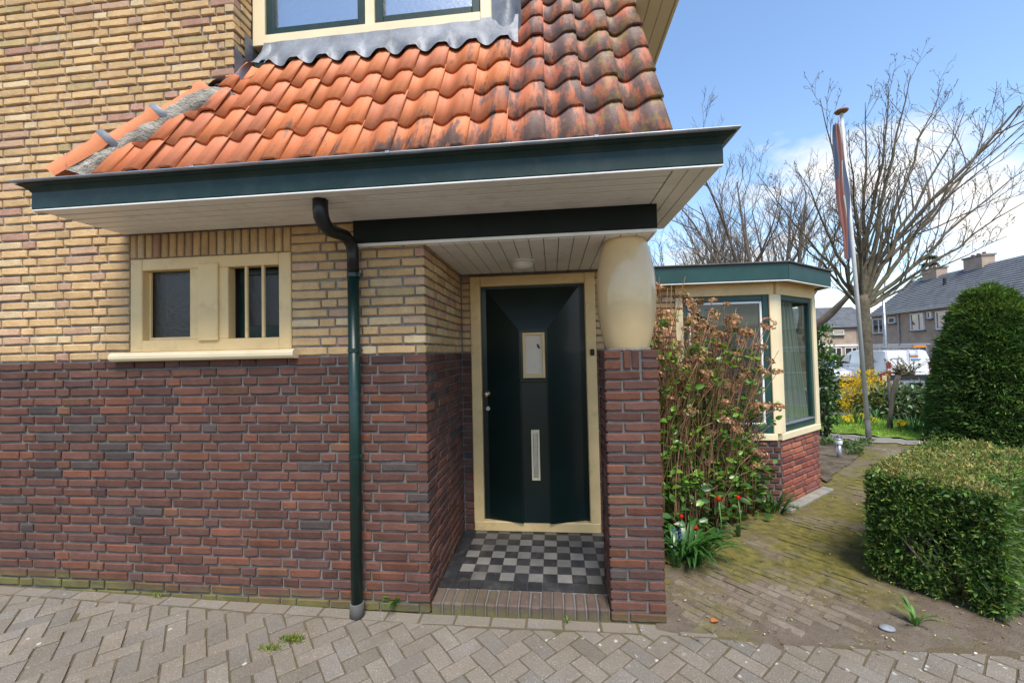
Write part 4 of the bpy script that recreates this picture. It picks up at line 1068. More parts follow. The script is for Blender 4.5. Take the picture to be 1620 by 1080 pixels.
def straps(name, base, n, L, Wd, spread, col, mat, parent=None, seg=6, droop=1.0, v=.2):
    """arching strap leaves"""
    V = []; Fq = []; C = []; cv = colvar(n, col, v, .06)
    for k in range(n):
        a = random.uniform(0, 2*math.pi); l = L*random.uniform(.6, 1.15); w = Wd*random.uniform(.7, 1.2); r0 = spread*math.sqrt(random.random())
        p = Vector(base)+Vector((math.cos(a)*r0, math.sin(a)*r0, 0)); a2 = a+random.uniform(-.7, .7); h = Vector((math.cos(a2), math.sin(a2), 0)); tilt = random.uniform(.15, .75); b0 = len(V)
        sd = Vector((-h.y, h.x, 0))
        for i in range(seg+1):
            t = i/seg; ww = w*(.55+.9*t*(1-t)*2)*(1 if i < seg else .1)
            V += [p-sd*ww/2+Vector((0, 0, .15*ww)), p, p+sd*ww/2+Vector((0, 0, .15*ww))]
            ang = tilt+droop*t*t*random.uniform(1.5, 1.9); p = p+(h*math.sin(ang)+Vector((0, 0, math.cos(ang))))*(l/seg)
            if p.z < Vector(base).z+.006: p.z = Vector(base).z+.006+.004*random.random()
        for i in range(seg):
            q = b0+i*3; Fq += [(q, q+1, q+4, q+3), (q+1, q+2, q+5, q+4)]; C += [cv[k]]*2
    return npmesh(name, V, Fq, mat, parent, C, smooth=True)

# hydrangea with last year's brown heads
hy = thing('hydrangea_bush', (1.3, 1.25, 0), 'tall hydrangea bush with dry brown flower heads and fresh green leaves before the bay', 'bush')
random.seed(21); stems = MB(); nodes = []; tips = []
for k in range(270):
    bx = random.uniform(.80, 1.85); by = .78+(bx-.8)*.62+random.uniform(.08, .50); by = min(by, 1.62 if bx > .75 else .95)
    if bx < 1.0: by = max(by, .82)
    tx = bx+random.gauss(0, .26)+.05; ty = min(1.66, max(.62+max(0, (tx-.8))*.55, by+random.gauss(-.04, .2)))
    tx = min(2.0, max(.70, tx)); top = 2.22-.40*max(0, (tx-.95)); tz = top*random.uniform(.42, 1.0)**.7
    if random.random() < .2: tz *= .5
    p0 = Vector((bx, by, .0)); p3 = Vector((tx, ty, tz)); c1 = p0+Vector((0, 0, tz*.5))+Vector((random.gauss(0, .06), random.gauss(0, .05), 0)); pts = []
    for i in range(8):
        t = i/7; q = p0*(1-t)**2+c1*2*t*(1-t)+p3*t*t; pts.append(q+Vector((random.gauss(0, .008), random.gauss(0, .008), 0)))
    v = random.uniform(.75, 1.25); stems.col = (v, v*random.uniform(.9, 1.05), v*random.uniform(.8, 1.1)); r = random.uniform(.0030, .0054)
    stems.tube(pts, [r*(1-.45*i/7) for i in range(8)], 5)
    for t in (2, 3, 4, 5, 6):
        if random.random() < .95-.06*t: nodes.append((pts[t], (pts[t+1]-pts[t]).normalized()))
    if random.random() < .5:
        s0 = pts[4]; s1 = s0+Vector((random.gauss(0, .16), random.gauss(0, .1), random.uniform(.15, .4))); stems.tube([s0, s0.lerp(s1, .5)+Vector((0, 0, .02)), s1], [r*.7, r*.6, r*.45], 5); nodes.append((s1, (s1-s0).normalized())); tips.append((s1, tz))
    tips.append((p3, tz))
stems.build('stems', M['twig'], hy, True)
heads = []
for k in range(5):
    n = 46; u = rng.normal(size=(n, 3)); u[:, 2] = np.abs(u[:, 2])*.75; u = unit(u); P = u*np.array([.062, .062, .042])*(.7+.4*rng.random((n, 1)))
    D = unit(np.cross(u, rng.normal(size=(n, 3)))); cols = colvar(n, (.27, .165, .092), .34, .10); cols[rng.random(n) < .2] *= 1.5
    o = leaves('flower_head', P-D*.014, D, .030, .026, M['dry_petal'], None, cols, .15, u); heads.append(o.data); bpy.data.objects.remove(o)
random.shuffle(tips); nh = 0
for p, tz in tips:
    if nh >= 200 or p.z < .55: continue
    if p.z < 1.0 and random.random() < .55: continue
    o = link('flower_head', random.choice(heads), None, hy); sc = random.uniform(.5, 1.12)
    o.matrix_basis = Matrix.Translation(p+Vector((0, 0, .005))) @ Matrix.Rotation(random.uniform(0, 6.28), 4, 'Z') @ Matrix.Rotation(random.gauss(0, .6), 4, 'X') @ Matrix.Scale(sc, 4); v = random.uniform(.8, 1.35); o.color = (v, v*random.uniform(.88, 1.0), v*random.uniform(.8, 1.0), 1); nh += 1
P = []; D = []; L = []; cc = []
for p, d in nodes:
    if random.random() < .10: continue
    for s in range(random.choice((3, 3, 4, 5))):
        a = random.uniform(0, 6.28); h = Vector((math.cos(a), math.sin(a), random.uniform(.1, .9))); P.append(p+Vector((random.gauss(0, .01), random.gauss(0, .01), random.gauss(0, .02)))); D.append(h); L.append(random.uniform(.032, .078))
        cc.append((.13, .26, .026) if random.random() < .6 else (.07, .155, .024))
for k in range(560):                                  # leafy skirt
    bx = random.uniform(.78, 2.05); by = .70+(bx-.8)*.68+random.uniform(.0, .4); P.append(Vector((bx, min(by, 1.7), random.uniform(.03, .5)**1.0))); a = random.uniform(0, 6.28)
    D.append(Vector((math.cos(a), math.sin(a)-.3, random.uniform(-.1, .8)))); L.append(random.uniform(.05, .10)); cc.append((.045, .10, .02) if random.random() < .7 else (.10, .19, .03))
n = len(P); cc = np.array(cc)*np.exp(rng.normal(0, .22, (n, 1)))
stuff(ovleaves('leaves', [tuple(p) for p in P], [tuple(d) for d in D], L, np.array(L)*.62, M['leaf_gloss'], hy, cc))

# tulips, hyacinth, strap-leaved clump along the bed edge
def gp(x, y, z=0): return onZ(x, y, z)
def tulip(px, py, Y, label):
    p = onY(px, py, Y); sc = .62; b0 = Vector((p.x+.01, Y+.02, 0)); t = thing('tulip', b0, label, 'tulip', 'red tulips at the foot of the hydrangea')
    mb = MB(); mb.col = (.4, .9, .3); mb.tube([b0, b0.lerp(p, .5)+Vector((.012, 0, 0)), p], [.005, .0045, .004], 6); mb.build('stem', M['leafstem'], t, True)
    mb = MB(); mb.col = (.62, .03, .012)
    for k in range(6):
        a = k*math.pi/3+.2; h = Vector((math.cos(a), math.sin(a), 0)); s = Vector((-h.y, h.x, 0)); V = []
        for i, (r, z, w) in enumerate(((.004, 0, .006), (.020, .012, .017), (.024, .030, .018), (.017, .046, .010), (.012, .055, .002))):
            V += [p+(h*r*.92-s*w+Vector((0, 0, z*1.15)))*sc, p+(h*r*1.06+Vector((0, 0, z*1.15)))*sc, p+(h*r*.92+s*w+Vector((0, 0, z*1.15)))*sc]
        mb.add(V, [(i*3+j, i*3+j+1, i*3+j+4, i*3+j+3) for i in range(4) for j in range(2)])
    mb.build('flower', M['petal'], t, True); straps('leaves', b0, 4, .2, .03, .015, (.07, .15, .05), M['leaf'], t)
M['leafstem'] = simple('green_stem', (.12, .22, .06), .6, .2, 20, .1, 60, .3)
tulip(1078, 820, .92, 'red tulip nearest the brick pier, among the strap leaves'); tulip(1101, 838, .90, 'small low red tulip above the strap-leaved clump'); tulip(1137, 792, 1.02, 'red tulip under the middle of the hydrangea'); tulip(1168, 790, 1.12, 'red tulip furthest from the pier, under the hydrangea')
p = onY(1071, 850, .82); b0 = Vector((p.x, .82, 0)); hyc = thing('hyacinth', b0, 'blue hyacinth flower spike beside the brick pier', 'flower')
mb = MB(); mb.tube([b0, p+Vector((0, 0, .05))], .006, 6); mb.build('stem', M['leafstem'], hyc, True)
n = 70; u = rng.normal(size=(n, 3)); u[:, 2] *= .4; u = unit(u); PP = np.array(p)[None]+u*.016+np.array([0, 0, 1])*rng.uniform(-.03, .06, (n, 1)); leaves('florets', PP, u, .022, .012, M['petal'], hyc, colvar(n, (.13, .15, .42), .25)); straps('leaves', b0, 7, .16, .02, .02, (.05, .12, .03), M['leaf'], hyc)
b0 = gp(1092, 884); o = straps('strap_leaf_clump', b0, 85, .34, .024, .11, (.035, .10, .02), M['leaf_gloss'], None, 7, 1.15); tag(o, 'clump of arching dark green strap leaves at the pier\'s foot', 'plant')
b0 = gp(1070, 892); o = straps('strap_leaf_clump', b0, 26, .28, .022, .06, (.04, .11, .022), M['leaf_gloss'], None, 7, 1.1); tag(o, 'small strap-leaved tuft pressed against the pier\'s right side', 'plant')
b0 = gp(1222, 808); o = straps('fern_tuft', b0, 60, .26, .016, .10, (.04, .10, .02), M['leaf'], None, 6, .9); tag(o, 'dark green leafy tuft in the corner where the bay meets the path', 'plant')
# weeds in the joints
def weed(px, py, n, L, Wd, col, label, name='weed'):
    b0 = gp(px, py, gz(gp(px, py).x)+.004); o = straps(name, b0, n, L, Wd, .012, col, M['leaf'], None, 5, .9, .25); tag(o, label, 'weed'); return o
weed(628, 962, 22, .15, .022, (.10, .21, .03), 'dandelion rosette growing against the wall right of the drainpipe', 'dandelion')
weed(1448, 990, 12, .17, .016, (.08, .17, .03), 'dandelion with thin leaves at the foot of the clipped hedge', 'dandelion')
weed(1256, 806, 26, .07, .010, (.10, .20, .03), 'small grassy weed on the slab beneath the angled bay wall')
weed(898, 984, 12, .035, .006, (.10, .17, .03), 'tiny weed sprouting below the doorstep')
for px, py, n, lab in ((462, 1012, 260, 'mossy grass tuft, the larger of two in the driveway joints'), (428, 1026, 110, 'mossy grass tuft, the smaller and lower in the driveway joints'), (250, 942, 60, 'thin grass tuft at the wall base under the small window')):
    c = gp(px, py, gz(gp(px, py).x)); P = np.array(c)[None]+np.column_stack([np.clip(rng.normal(0, .03, n), -.06, .06), np.clip(rng.normal(0, .012, n), -.025, .025), np.full(n, .001)]); D = rng.normal(size=(n, 3))*.8+np.array([0, 0, 1.0])
    o = leaves('grass_tuft', P, D, rng.uniform(.016, .038, n), .005, M['leaf'], None, colvar(n, (.16, .20, .035), .3)); tag(o, lab, 'grass tuft')
# pebble and fallen leaf
bm = bmesh.new(); bmesh.ops.create_icosphere(bm, subdivisions=3, radius=1); c = gp(1404, 998)
for v in bm.verts: v.co = Vector((v.co.x*.040, v.co.y*.027, v.co.z*.012))*(1+.08*mnoise.noise(v.co*1.6))+c+Vector((0, 0, .018))
me = bpy.data.meshes.new('pebble'); bm.to_mesh(me); bm.free(); me.polygons.foreach_set('use_smooth', [True]*len(me.polygons))
tag(link('pebble', me, simple('grey_pebble', (.20, .21, .23), .7, .2, 40, .3, 120)), 'smooth grey oval pebble on the soil before the hedge', 'pebble')
c = gp(1130, 987); o = ovleaves('fallen_leaf', [tuple(c+Vector((-.02, 0, .014)))], [(1, .3, .12)], .055, .04, M['dry_petal'], None, [(.50, .16, .045)], np.array([[0, 0, 1.0]])); tag(o, 'single orange fallen leaf on the ground right of the pier', 'leaf')
n = 900; X = rng.uniform(.7, 4.2, n); Y = np.where(rng.random(n) < .5, rng.uniform(-.3, .4, n), rng.uniform(-.3, 2.2, n)); P = np.column_stack([X, Y, np.full(n, .016)]); keep = np.array([inpoly(x, y, soil) for x, y in zip(X, Y)]); P = P[keep]; n = len(P)
a = rng.uniform(0, 6.28, n); stuff(tag(leaves('leaf_litter', P, np.column_stack([np.cos(a), np.sin(a), rng.uniform(-.05, .25, n)]), rng.uniform(.010, .032, n), rng.uniform(.003, .011, n), M['dry_petal'], None, colvar(n, (.26, .20, .12), .6, .1)), 'dry leaf scraps scattered over the garden path', 'litter'))

# ------------------------------------------------------------------ clipped yews
def sprigs(P, Nn, L, Wd, spread): 
    D = unit(unit(Nn)+rng.normal(size=P.shape)*spread); return D
hd_a = Vector((.788, .616, 0)); hd_w = Vector((.640, -.768, 0)).normalized(); HA = Vector((2.13, .575, 0)); HLN, HWD, HHT = 1.62, .60, .715
hedge = thing('clipped_hedge', (2.9, 1.0, 0), 'low box-clipped yew hedge with straw-coloured top beside the mossy path', 'hedge')
def hpt(u, v, z): return HA+hd_a*u+hd_w*v+Vector((0, 0, z))
def nz2(P, s, o=0.0): return np.array([mnoise.noise(Vector((p[0]*s+o, p[1]*s, p[2]*s))) for p in P])
def hedge_surface(n, face):
    a, w = np.array(hd_a), np.array(hd_w); A = np.array(HA); z = np.array([0, 0, 1.0])
    u, v = rng.random(n), rng.random(n)
    if face == 'top': P = A+np.outer(u*HLN, a)+np.outer(v*HWD, w)+HHT*z; N_ = np.tile(z, (n, 1))
    elif face == 'end': P = A+np.outer(u*HWD, w)+np.outer(.03+v*(HHT-.03), z); N_ = np.tile(-a, (n, 1))
    elif face == 'front': P = A+np.outer(u*HLN, a)+HWD*w+np.outer(.04+v*(HHT-.04), z); N_ = np.tile(w, (n, 1))
    elif face == 'back': P = A+np.outer(u*HLN, a)+np.outer(.04+v*(HHT-.04), z); N_ = np.tile(-w, (n, 1))
    else: P = A+HLN*a+np.outer(u*HWD, w)+np.outer(.04+v*(HHT-.04), z); N_ = np.tile(a, (n, 1))
    return P, N_
PP = []; DD = []; CC = []; LL = []
for face, n in (('top', 34000), ('end', 23000), ('front', 18000), ('back', 10000), ('far', 3000)):
    P, N_ = hedge_surface(n, face); off = nz2(P, 6)*.05+nz2(P, 19, 5)*.02
    keep = np.ones(n, bool)
    if face == 'end': gap = nz2(P, 5, 9)+.25*(1-P[:, 2]/.40)-.25; keep = ~((gap > .02) & (P[:, 2] < .52) & (rng.random(n) < .85))
    dpt = rng.random(n)**2*.075; P = P+N_*(off-dpt)[:, None]+rng.normal(0, .006, (n, 3)); P[:, 2] = np.maximum(P[:, 2], .02)
    D = unit(N_*.75+rng.normal(size=(n, 3))*.75+np.array([0, 0, .25])); c = colvar(n, (.066, .125, .026), .38, .10)
    fresh = rng.random(n) < .18; c[fresh] = colvar(fresh.sum(), (.12, .19, .03), .25)
    if face == 'top':
        s = (nz2(P, 2.3, 3)+.5*nz2(P, 7, 1)+.45 > .22*rng.random(n)*2) & (rng.random(n) < .72); c[s] = colvar(s.sum(), (.30, .27, .085), .33, .08); s2 = rng.random(n) < .08; c[s2] = colvar(s2.sum(), (.32, .22, .10), .3)
    PP.append(P[keep]); DD.append(D[keep]); CC.append(c[keep]); LL.append(np.exp(rng.normal(-3.62, .36, keep.sum()))*(0.75 if face == 'top' else 1))
PP, DD, CC, LL = map(np.concatenate, (PP, DD, CC, LL))
stuff(leaves('foliage', PP, DD, LL, LL*rng.uniform(.22, .46, len(LL)), M['leaf'], hedge, CC, .2))
P, N_ = hedge_surface(260, 'top'); P2, N2 = hedge_surface(120, 'end'); P = np.concatenate([P, P2]); N_ = np.concatenate([N_, N2]); D = unit(N_+rng.normal(size=P.shape)*.35); st_ = []; sd_ = []      # stray shoots above the clipped line
for k in range(7): st_.append(P+D*(.012*k)); sd_.append(unit(D*.5+rng.normal(size=P.shape)*.7))
st_ = np.concatenate(st_); sd_ = np.concatenate(sd_); stuff(leaves('stray_shoots', st_, sd_, .024, .006, M['leaf'], hedge, colvar(len(st_), (.14, .20, .035), .3), .2))
mb = MB(); 
for k in range(130):
    u, v = random.uniform(.05, HLN-.05), random.uniform(.06, HWD-.06); p0 = hpt(u, v, 0); 
    u2, v2 = min(HLN-.03, max(.02, u+random.gauss(-.05, .25))), min(HWD-.02, max(.02, v+random.gauss(0, .22))); p1 = hpt(u2, v2, random.uniform(.25, .66)); mb.tube([p0, p0.lerp(p1, .5)+Vector((random.gauss(0, .03), random.gauss(0, .03), random.gauss(0, .03))), p1], [.011, .008, .004], 5)
for k in range(14): p0 = hpt(random.uniform(.1, HLN-.1), random.uniform(.15, .45), 0); mb.tube([p0, p0+Vector((random.gauss(0, .05), random.gauss(0, .05), .45))], [.024, .014], 6)
mb.build('branches', M['bark'], hedge, True)
mb = MB(); q0 = [hpt(.17, .15, .30), hpt(HLN-.1, .15, .30), hpt(HLN-.1, HWD-.15, .30), hpt(.17, HWD-.15, .30)]; mb.prism(q0, (0, 0, 0), (0, 0, .34)); mb.build('dark_core', simple('yew_shade', (.016, .020, .009), .95, .5, 14, .8, 50, .05), hedge)  # solid near-black core: shade between the sprigs put into its colour

DC = dep(1568, 560, 6.15); DC.z = G(DC.x, DC.y); DH, DR = 2.46, .73
dome = thing('domed_yew', DC, 'tall yew clipped to a rounded dome behind the low hedge', 'bush')
def dome_r(t): return DR*float(np.interp(t, (0, .1, .25, .4, .6, .8, .9, .96, 1), (.97, 1, .965, .90, .78, .60, .44, .28, .0)))
n = 62000; t = rng.random(n)**.92; th = rng.uniform(0, 2*math.pi, n); r = np.array([dome_r(x) for x in t])
top = rng.random(n) < .10; t[top] = .93+.07*rng.random(top.sum()); r = np.array([dome_r(x) for x in t])
P = np.column_stack([DC.x+r*np.cos(th), DC.y+r*np.sin(th), DC.z+t*DH]); N_ = unit(np.column_stack([np.cos(th), np.sin(th), .15+1.6*np.maximum(0, t-.45)*1.6]))
Q = P*np.array([3.2, 3.2, 7.5]); off = nz2(Q, 1)*.055+nz2(Q, 2.7, 4)*.035; P = P+N_*(off-rng.random(n)**2*.09)[:, None]
D = unit(N_*.8+rng.normal(size=(n, 3))*.42+np.array([0, 0, -.12])); c = colvar(n, (.050, .105, .020), .33, .1); f = (off > .02) & (rng.random(n) < .35); c[f] = colvar(f.sum(), (.12, .20, .032), .25)
tip = (t > .82) & (rng.random(n) < .5); c[tip] = colvar(tip.sum(), (.11, .17, .028), .25)  # sunlit top put into the colour: paler sprigs near the crown
stuff(leaves('foliage', P, D, np.exp(rng.normal(-2.85, .33, n)), rng.uniform(.010, .024, n), M['leaf'], dome, c, .2))
mb = MB(); mb.lathe([(max(.02, dome_r(x)-.13), x*DH*.96) for x in np.linspace(.02, .985, 14)], DC, 24); mb.build('dark_core', bpy.data.materials['yew_shade'], dome, True)  # same near-black core, painted shade behind the dome's sprigs
mb = MB(); mb.tube([DC, DC+Vector((.02, 0, 1.2))], [.09, .05], 8); mb.build('trunk', M['bark'], dome)
# ------------------------------------------------------------------ garden, further back
# flagpole and furled flag
fb = onG(1375, 698); ft = Vector((fb.x-.20, fb.y, 5.5))
fp = thing('flagpole', fb, 'leaning white flagpole with a dark foot standing beside the path', 'flagpole')
f1 = fb.lerp(ft, .066)
mb = MB(); mb.tube([f1, ft], [.034, .023], 14); mb.build('pole_shaft', M['pole'], fp, True)
mb = MB(); mb.tube([fb-Vector((0, 0, .05)), fb, f1], [.040, .040, .038], 14); mb.build('pole_foot', M['pole_base'], fp, True)
mb = MB(); mb.lathe([(.02, -.02), (.085, .0), (.10, .022), (.075, .045), (.02, .055)], ft, 18); o = mb.build('pole_cap', simple('cap_brown', (.22, .09, .045), .6, .2, 10), fp, True)
z0, z1 = 3.02, 5.30; V = []; Fq = []; C = []
nr, nc = 40, 13
for i in range(nr):
    t = i/(nr-1); z = z1-(z1-z0)*t; c = fb.lerp(ft, (z-fb.z)/(ft.z-fb.z)); wd = .045+.075*math.sin(math.pi*min(1, t*.95+.03))**.7*(1-.25*t)
    for j in range(nc):
        u = j/(nc-1); dx_ = -wd+2*wd*u*.92; dy_ = .045*math.sin(u*15+t*4.5)+.022*math.sin(t*13+u*4)
        V.append(c+Vector((dx_*.62-.105, -.03+dy_*.8-dx_*.25, 0)))
for i in range(nr-1):
    for j in range(nc-1):
        t = i/(nr-1); u = j/(nc-1)+.16*t-.03*math.sin(t*7); Fq.append((i*nc+j, i*nc+j+1, (i+1)*nc+j+1, (i+1)*nc+j))
        C.append((.16, .18, .26) if u < .2 and t < .40 else (.42, .19, .17) if u < .60 else (.58, .58, .55) if u < .80 else (.18, .21, .36))
fl_ = npmesh('flag', V, Fq, M['petal'], None, C, True); tag(fl_, 'red, white and blue flag hanging furled from the flagpole', 'flag')

def garden_lamp(px, py, h, r, label, dark):
    b0 = onG(px, py); t = thing('garden_lamp', b0, label, 'garden lamp', 'garden lamps')
    mb = MB(); mb.tube([b0-Vector((0, 0, .03)), b0+Vector((0, 0, h*.72))], r*.72, 12); mb.build('lamp_post', M['black_plastic'] if dark else M['zinc'], t, True)
    mb = MB(); mb.lathe([(r*.8, h*.70), (r*1.02, h*.74), (r*1.02, h*.93), (r*.9, h*.95)], b0, 14); mb.build('lamp_shade', M['lampglass'], t, True)
    mb = MB(); mb.lathe([(r*1.2, h*.95), (r*1.15, h*.98), (r*.4, h)], b0, 14); mb.build('lamp_cap', M['zinc'], t, True)
garden_lamp(1328, 727, .30, .042, 'short steel garden lamp in the bed beside the bay', False)
garden_lamp(1357, 652, .50, .055, 'black bollard lamp with pale head in front of the strap-leaved plants', True)

# flower bed between bay and walkway: loose low plants
bed = [(3.1, 2.5), (3.4, 2.85), (4.3, 3.7), (4.85, 4.5), (4.5, 5.0), (3.4, 4.6)]
structure(region('planting_bed', bed, .03, lambda x, y: .022+.02*mnoise.noise(Vector((x*5, y*5, 0))), M['soil']))
random.seed(5); labs = ['by the bay\'s right edge', 'close behind the short steel lamp', 'between the lamp and the flagpole', 'next to the walkway', 'at the bed\'s near edge', 'at the flagpole\'s foot']
for k, (px, py) in enumerate(((1306, 702), (1334, 706), (1352, 708), (1318, 698), (1352, 717), (1368, 702))):
    c = onZ(px, py, .03); n = 90; P = np.array(c)[None]+np.column_stack([np.clip(rng.normal(0, .06, n), -.1, .1), np.clip(rng.normal(0, .05, n), -.09, .09), rng.uniform(0, .05, n)]); D = rng.normal(size=(n, 3))*.8+np.array([0, 0, .9])
    o = leaves('low_plant', P, D, rng.uniform(.04, .09, n), .024, M['leaf'], None, colvar(n, (.10, .15, .05), .35)); tag(o, 'low grey-green ground plant '+labs[k], 'plant', 'low plants in the bed')
# lawn blades
n = 26000; X = rng.uniform(3.2, 13, n); Y = rng.uniform(2.5, 10, n); keep = np.array([inpoly(x, y, LAWN) for x, y in zip(X, Y)]); X, Y = X[keep], Y[keep]; n = len(X)
P = np.column_stack([X, Y, [G(x, y)+.028 for x, y in zip(X, Y)]]); D = rng.normal(size=(n, 3))*.45+np.array([0, 0, 1.0])
stuff(tag(leaves('grass', P, D, rng.uniform(.04, .10, n), .014, M['leaf'], None, colvar(n, (.20, .33, .038), .25, .08)), 'bright green lawn grass behind the walkway', 'grass'))
# daffodils
def daffodils(px, py, nl, heads_, label):
    b0 = onG(px, py); b0.z += .03; t = thing('daffodil_clump', b0, label, 'daffodils', 'daffodil clumps on the lawn')
    straps('leaves', b0, nl, .34, .016, .20, (.07, .16, .045), M['leaf'], t, 5, .55)
    for hx, hy_ in heads_:
        p = dep(hx, hy_, (b0-CAM).dot(CF)*random.uniform(.97, 1.02)); mb = MB(); mb.col = (.78, .60, .05)
        f = (CAM-p).normalized(); f = (f+Vector((random.gauss(0, .35), random.gauss(0, .35), random.gauss(0, .2)))).normalized(); s = f.orthogonal().normalized(); u = f.cross(s)
        for k in range(6):
            a = k*math.pi/3; h = s*math.cos(a)+u*math.sin(a); w = s*-math.sin(a)+u*math.cos(a); mb.add([p, p+h*.028+w*.018, p+h*.052, p+h*.028-w*.018], [(0, 1, 2, 3)])
        mb.col = (.80, .50, .02)
        ring = [p+(s*math.cos(a)+u*math.sin(a))*.014 for a in np.linspace(0, 5.24, 6)]; r2 = [p+f*.03+(s*math.cos(a)+u*math.sin(a))*.019 for a in np.linspace(0, 5.24, 6)]
        mb.add(ring+r2, [(i, (i+1) % 6, 6+(i+1) % 6, 6+i) for i in range(6)]); mb.col = (.10, .2, .05)
        g = Vector((b0.x+(p.x-b0.x)*.8, b0.y+(p.y-b0.y)*.8, b0.z)); mb.tube([g, g.lerp(p, .6)+Vector((0, 0, .01)), p-f*.005], .004, 5); mb.build('flower', M['petal'], t)
random.seed(9)
daffodils(1350, 672, 60, [(1336, 660), (1341, 664), (1349, 664), (1351, 667), (1356, 658), (1364, 656), (1369, 661), (1356, 673), (1384, 664), (1345, 658)], 'daffodil clump in flower left of the flagpole\'s foot')
daffodils(1444, 684, 90, [(1425, 666), (1430, 670), (1434, 669), (1428, 673), (1421, 670)], 'daffodil clump with a few blooms beside the domed yew')
daffodils(1386, 668, 24, [(1384, 663), (1396, 679), (1376, 660)], 'sparse daffodil clump between flagpole and pruned tree')

# strap-leaved border plants, forsythia, laurel, pruned tree
def big_straps(px, py, n, L, W_, spread, label):
    b0 = onG(px, py); o = straps('border_plant', b0, n, L, W_, spread, (.075, .125, .055), M['leaf_gloss'], None, 6, .9, .35); tag(o, label, 'plant', 'strap-leaved border plants')
big_straps(1308, 646, 130, .85, .07, .38, 'strap-leaved border plant nearest the bay'); big_straps(1334, 650, 130, .90, .07, .40, 'strap-leaved border plant behind the black bollard lamp')
def shrub(name, c, rad, nl, L, W_, col, label, cat, mat='leaf', v=.35, lift=.4, stems_=14, ov=True, alt=None, group=None):
    c = Vector(c); t = thing(name, c, label, cat, group); u = unit(rng.normal(size=(nl, 3))); r = rng.random((nl, 1))**.4; P = u*r*np.array(rad); lump = nz2(P, 3.2/max(rad)*1.0, c.x)*.28+1; P = P*lump[:, None]+np.array(c)+np.array([0, 0, rad[2]*.98]); P[:, 2] = np.maximum(P[:, 2], c.z+.03)
    D = unit(u*.8+rng.normal(size=(nl, 3))*.6+np.array([0, 0, lift])); cc = colvar(nl, col, v, .08)
    if alt is not None: s = rng.random(nl) < alt[1]; cc[s] = colvar(s.sum(), alt[0], .25)
    fn = ovleaves if ov else leaves; kw = {} if ov else {}
    stuff(fn('leaves', P, D, rng.uniform(.7, 1.25, nl)*L, rng.uniform(.7, 1.25, nl)*W_, M[mat], t, cc, **kw))
    mb = MB()
    for k in range(stems_):
        i = random.randrange(nl); p1 = Vector(P[i]); b_ = c+Vector((random.gauss(0, rad[0]*.2), random.gauss(0, rad[1]*.2), 0)); mb.tube([b_, b_.lerp(p1, .5)+Vector((0, 0, .08*rad[2])), p1], [.016, .011, .005], 5)
    mb.build('stems', M['bark'], t, True); return t
def at_g(px, py): return onG(px, py)
fo = dep(1368, 630, 9.9); fo.z = G(fo.x, fo.y); shrub('forsythia', fo, (.62, .55, .62), 2600, .055, .035, (.66, .42, .012), 'forsythia bush covered in bright yellow blossom behind the flagpole', 'bush', 'petal', .25, .5, 30, False, ((.10, .14, .03), .10))
for k, (px, lab) in enumerate(((1394, 'glossy laurel shrub right behind the pruned little tree'), (1426, 'glossy laurel shrub in the middle of the border'), (1458, 'glossy laurel shrub beside the domed yew'), (1492, 'glossy laurel shrub mostly behind the domed yew'))):
    q = dep(px, 640, 9.6-.25*k); q.z = G(q.x, q.y); shrub('laurel_shrub', q, (.58, .5, .44), 1000, .13, .05, (.07, .115, .045), lab, 'shrub', 'leaf_gloss', .35, .3, 12, True, ((.22, .26, .13), .32), 'laurel shrubs along the border')  # silver-green highlights put into the colour of some leaves
cl = onG(1305, 690); q = dep(1303, 600, 6.9); q.z = G(q.x, q.y); shrub('evergreen_column', q, (.17, .24, 1.02), 1500, .075, .045, (.05, .105, .022), 'narrow glossy evergreen climbing just behind the bay\'s right edge', 'shrub', 'leaf_gloss', .35, .2, 8, True)
# pruned little tree with a stake
b0 = onG(1405, 680); pt = thing('pruned_tree', b0, 'small pollarded tree with a knuckled head tied to a stake on the lawn', 'tree')
dd = (b0-CAM).dot(CF); mb = MB(); k1 = dep(1412, 620, dd); k2 = dep(1421, 593, dd); mb.tube([b0, b0.lerp(k1, .5)+Vector((.01, 0, 0)), k1, k2], [.040, .034, .032, .045], 9); mb.tube([k2+Vector((-.02, 0, -.02)), k2+Vector((.08, 0, .03)), dep(1446, 590, dd)], [.04, .05, .03], 8); mb.build('trunk', M['bark_far'], pt, True)
mb = MB(); P = []; D = []
for k in range(46):
    f = random.random(); s0 = k2.lerp(dep(1446, 590, dd), f) if random.random() < .7 else k2; d_ = Vector((random.gauss(-.25, .7), random.gauss(0, .4), random.uniform(.1, 1.2))).normalized(); L_ = random.uniform(.12, .42); e_ = s0+d_*L_; m_ = s0.lerp(e_, .5)+Vector((random.gauss(0, .02), 0, .02)); mb.tube([s0, m_, e_], [.008, .006, .003], 5)
    for j in range(5): P.append(s0.lerp(e_, random.uniform(.4, 1))); D.append((random.gauss(0, 1), random.gauss(0, 1), random.uniform(0, 1)))
mb.build('crown', M['bark'], pt, True); stuff(leaves('buds', [tuple(p) for p in P], D, .045, .022, M['leaf'], pt, colvar(len(P), (.17, .15, .05), .3)))
sk = onG(1411, 680); mb = MB(); mb.tube([sk-Vector((0, 0, .05)), Vector((sk.x-.02, sk.y, .95))], .022, 8); o = mb.build('tree_stake', M['pole_base'], None, True); tag(o, 'dark wooden stake beside the pollarded little tree', 'stake')

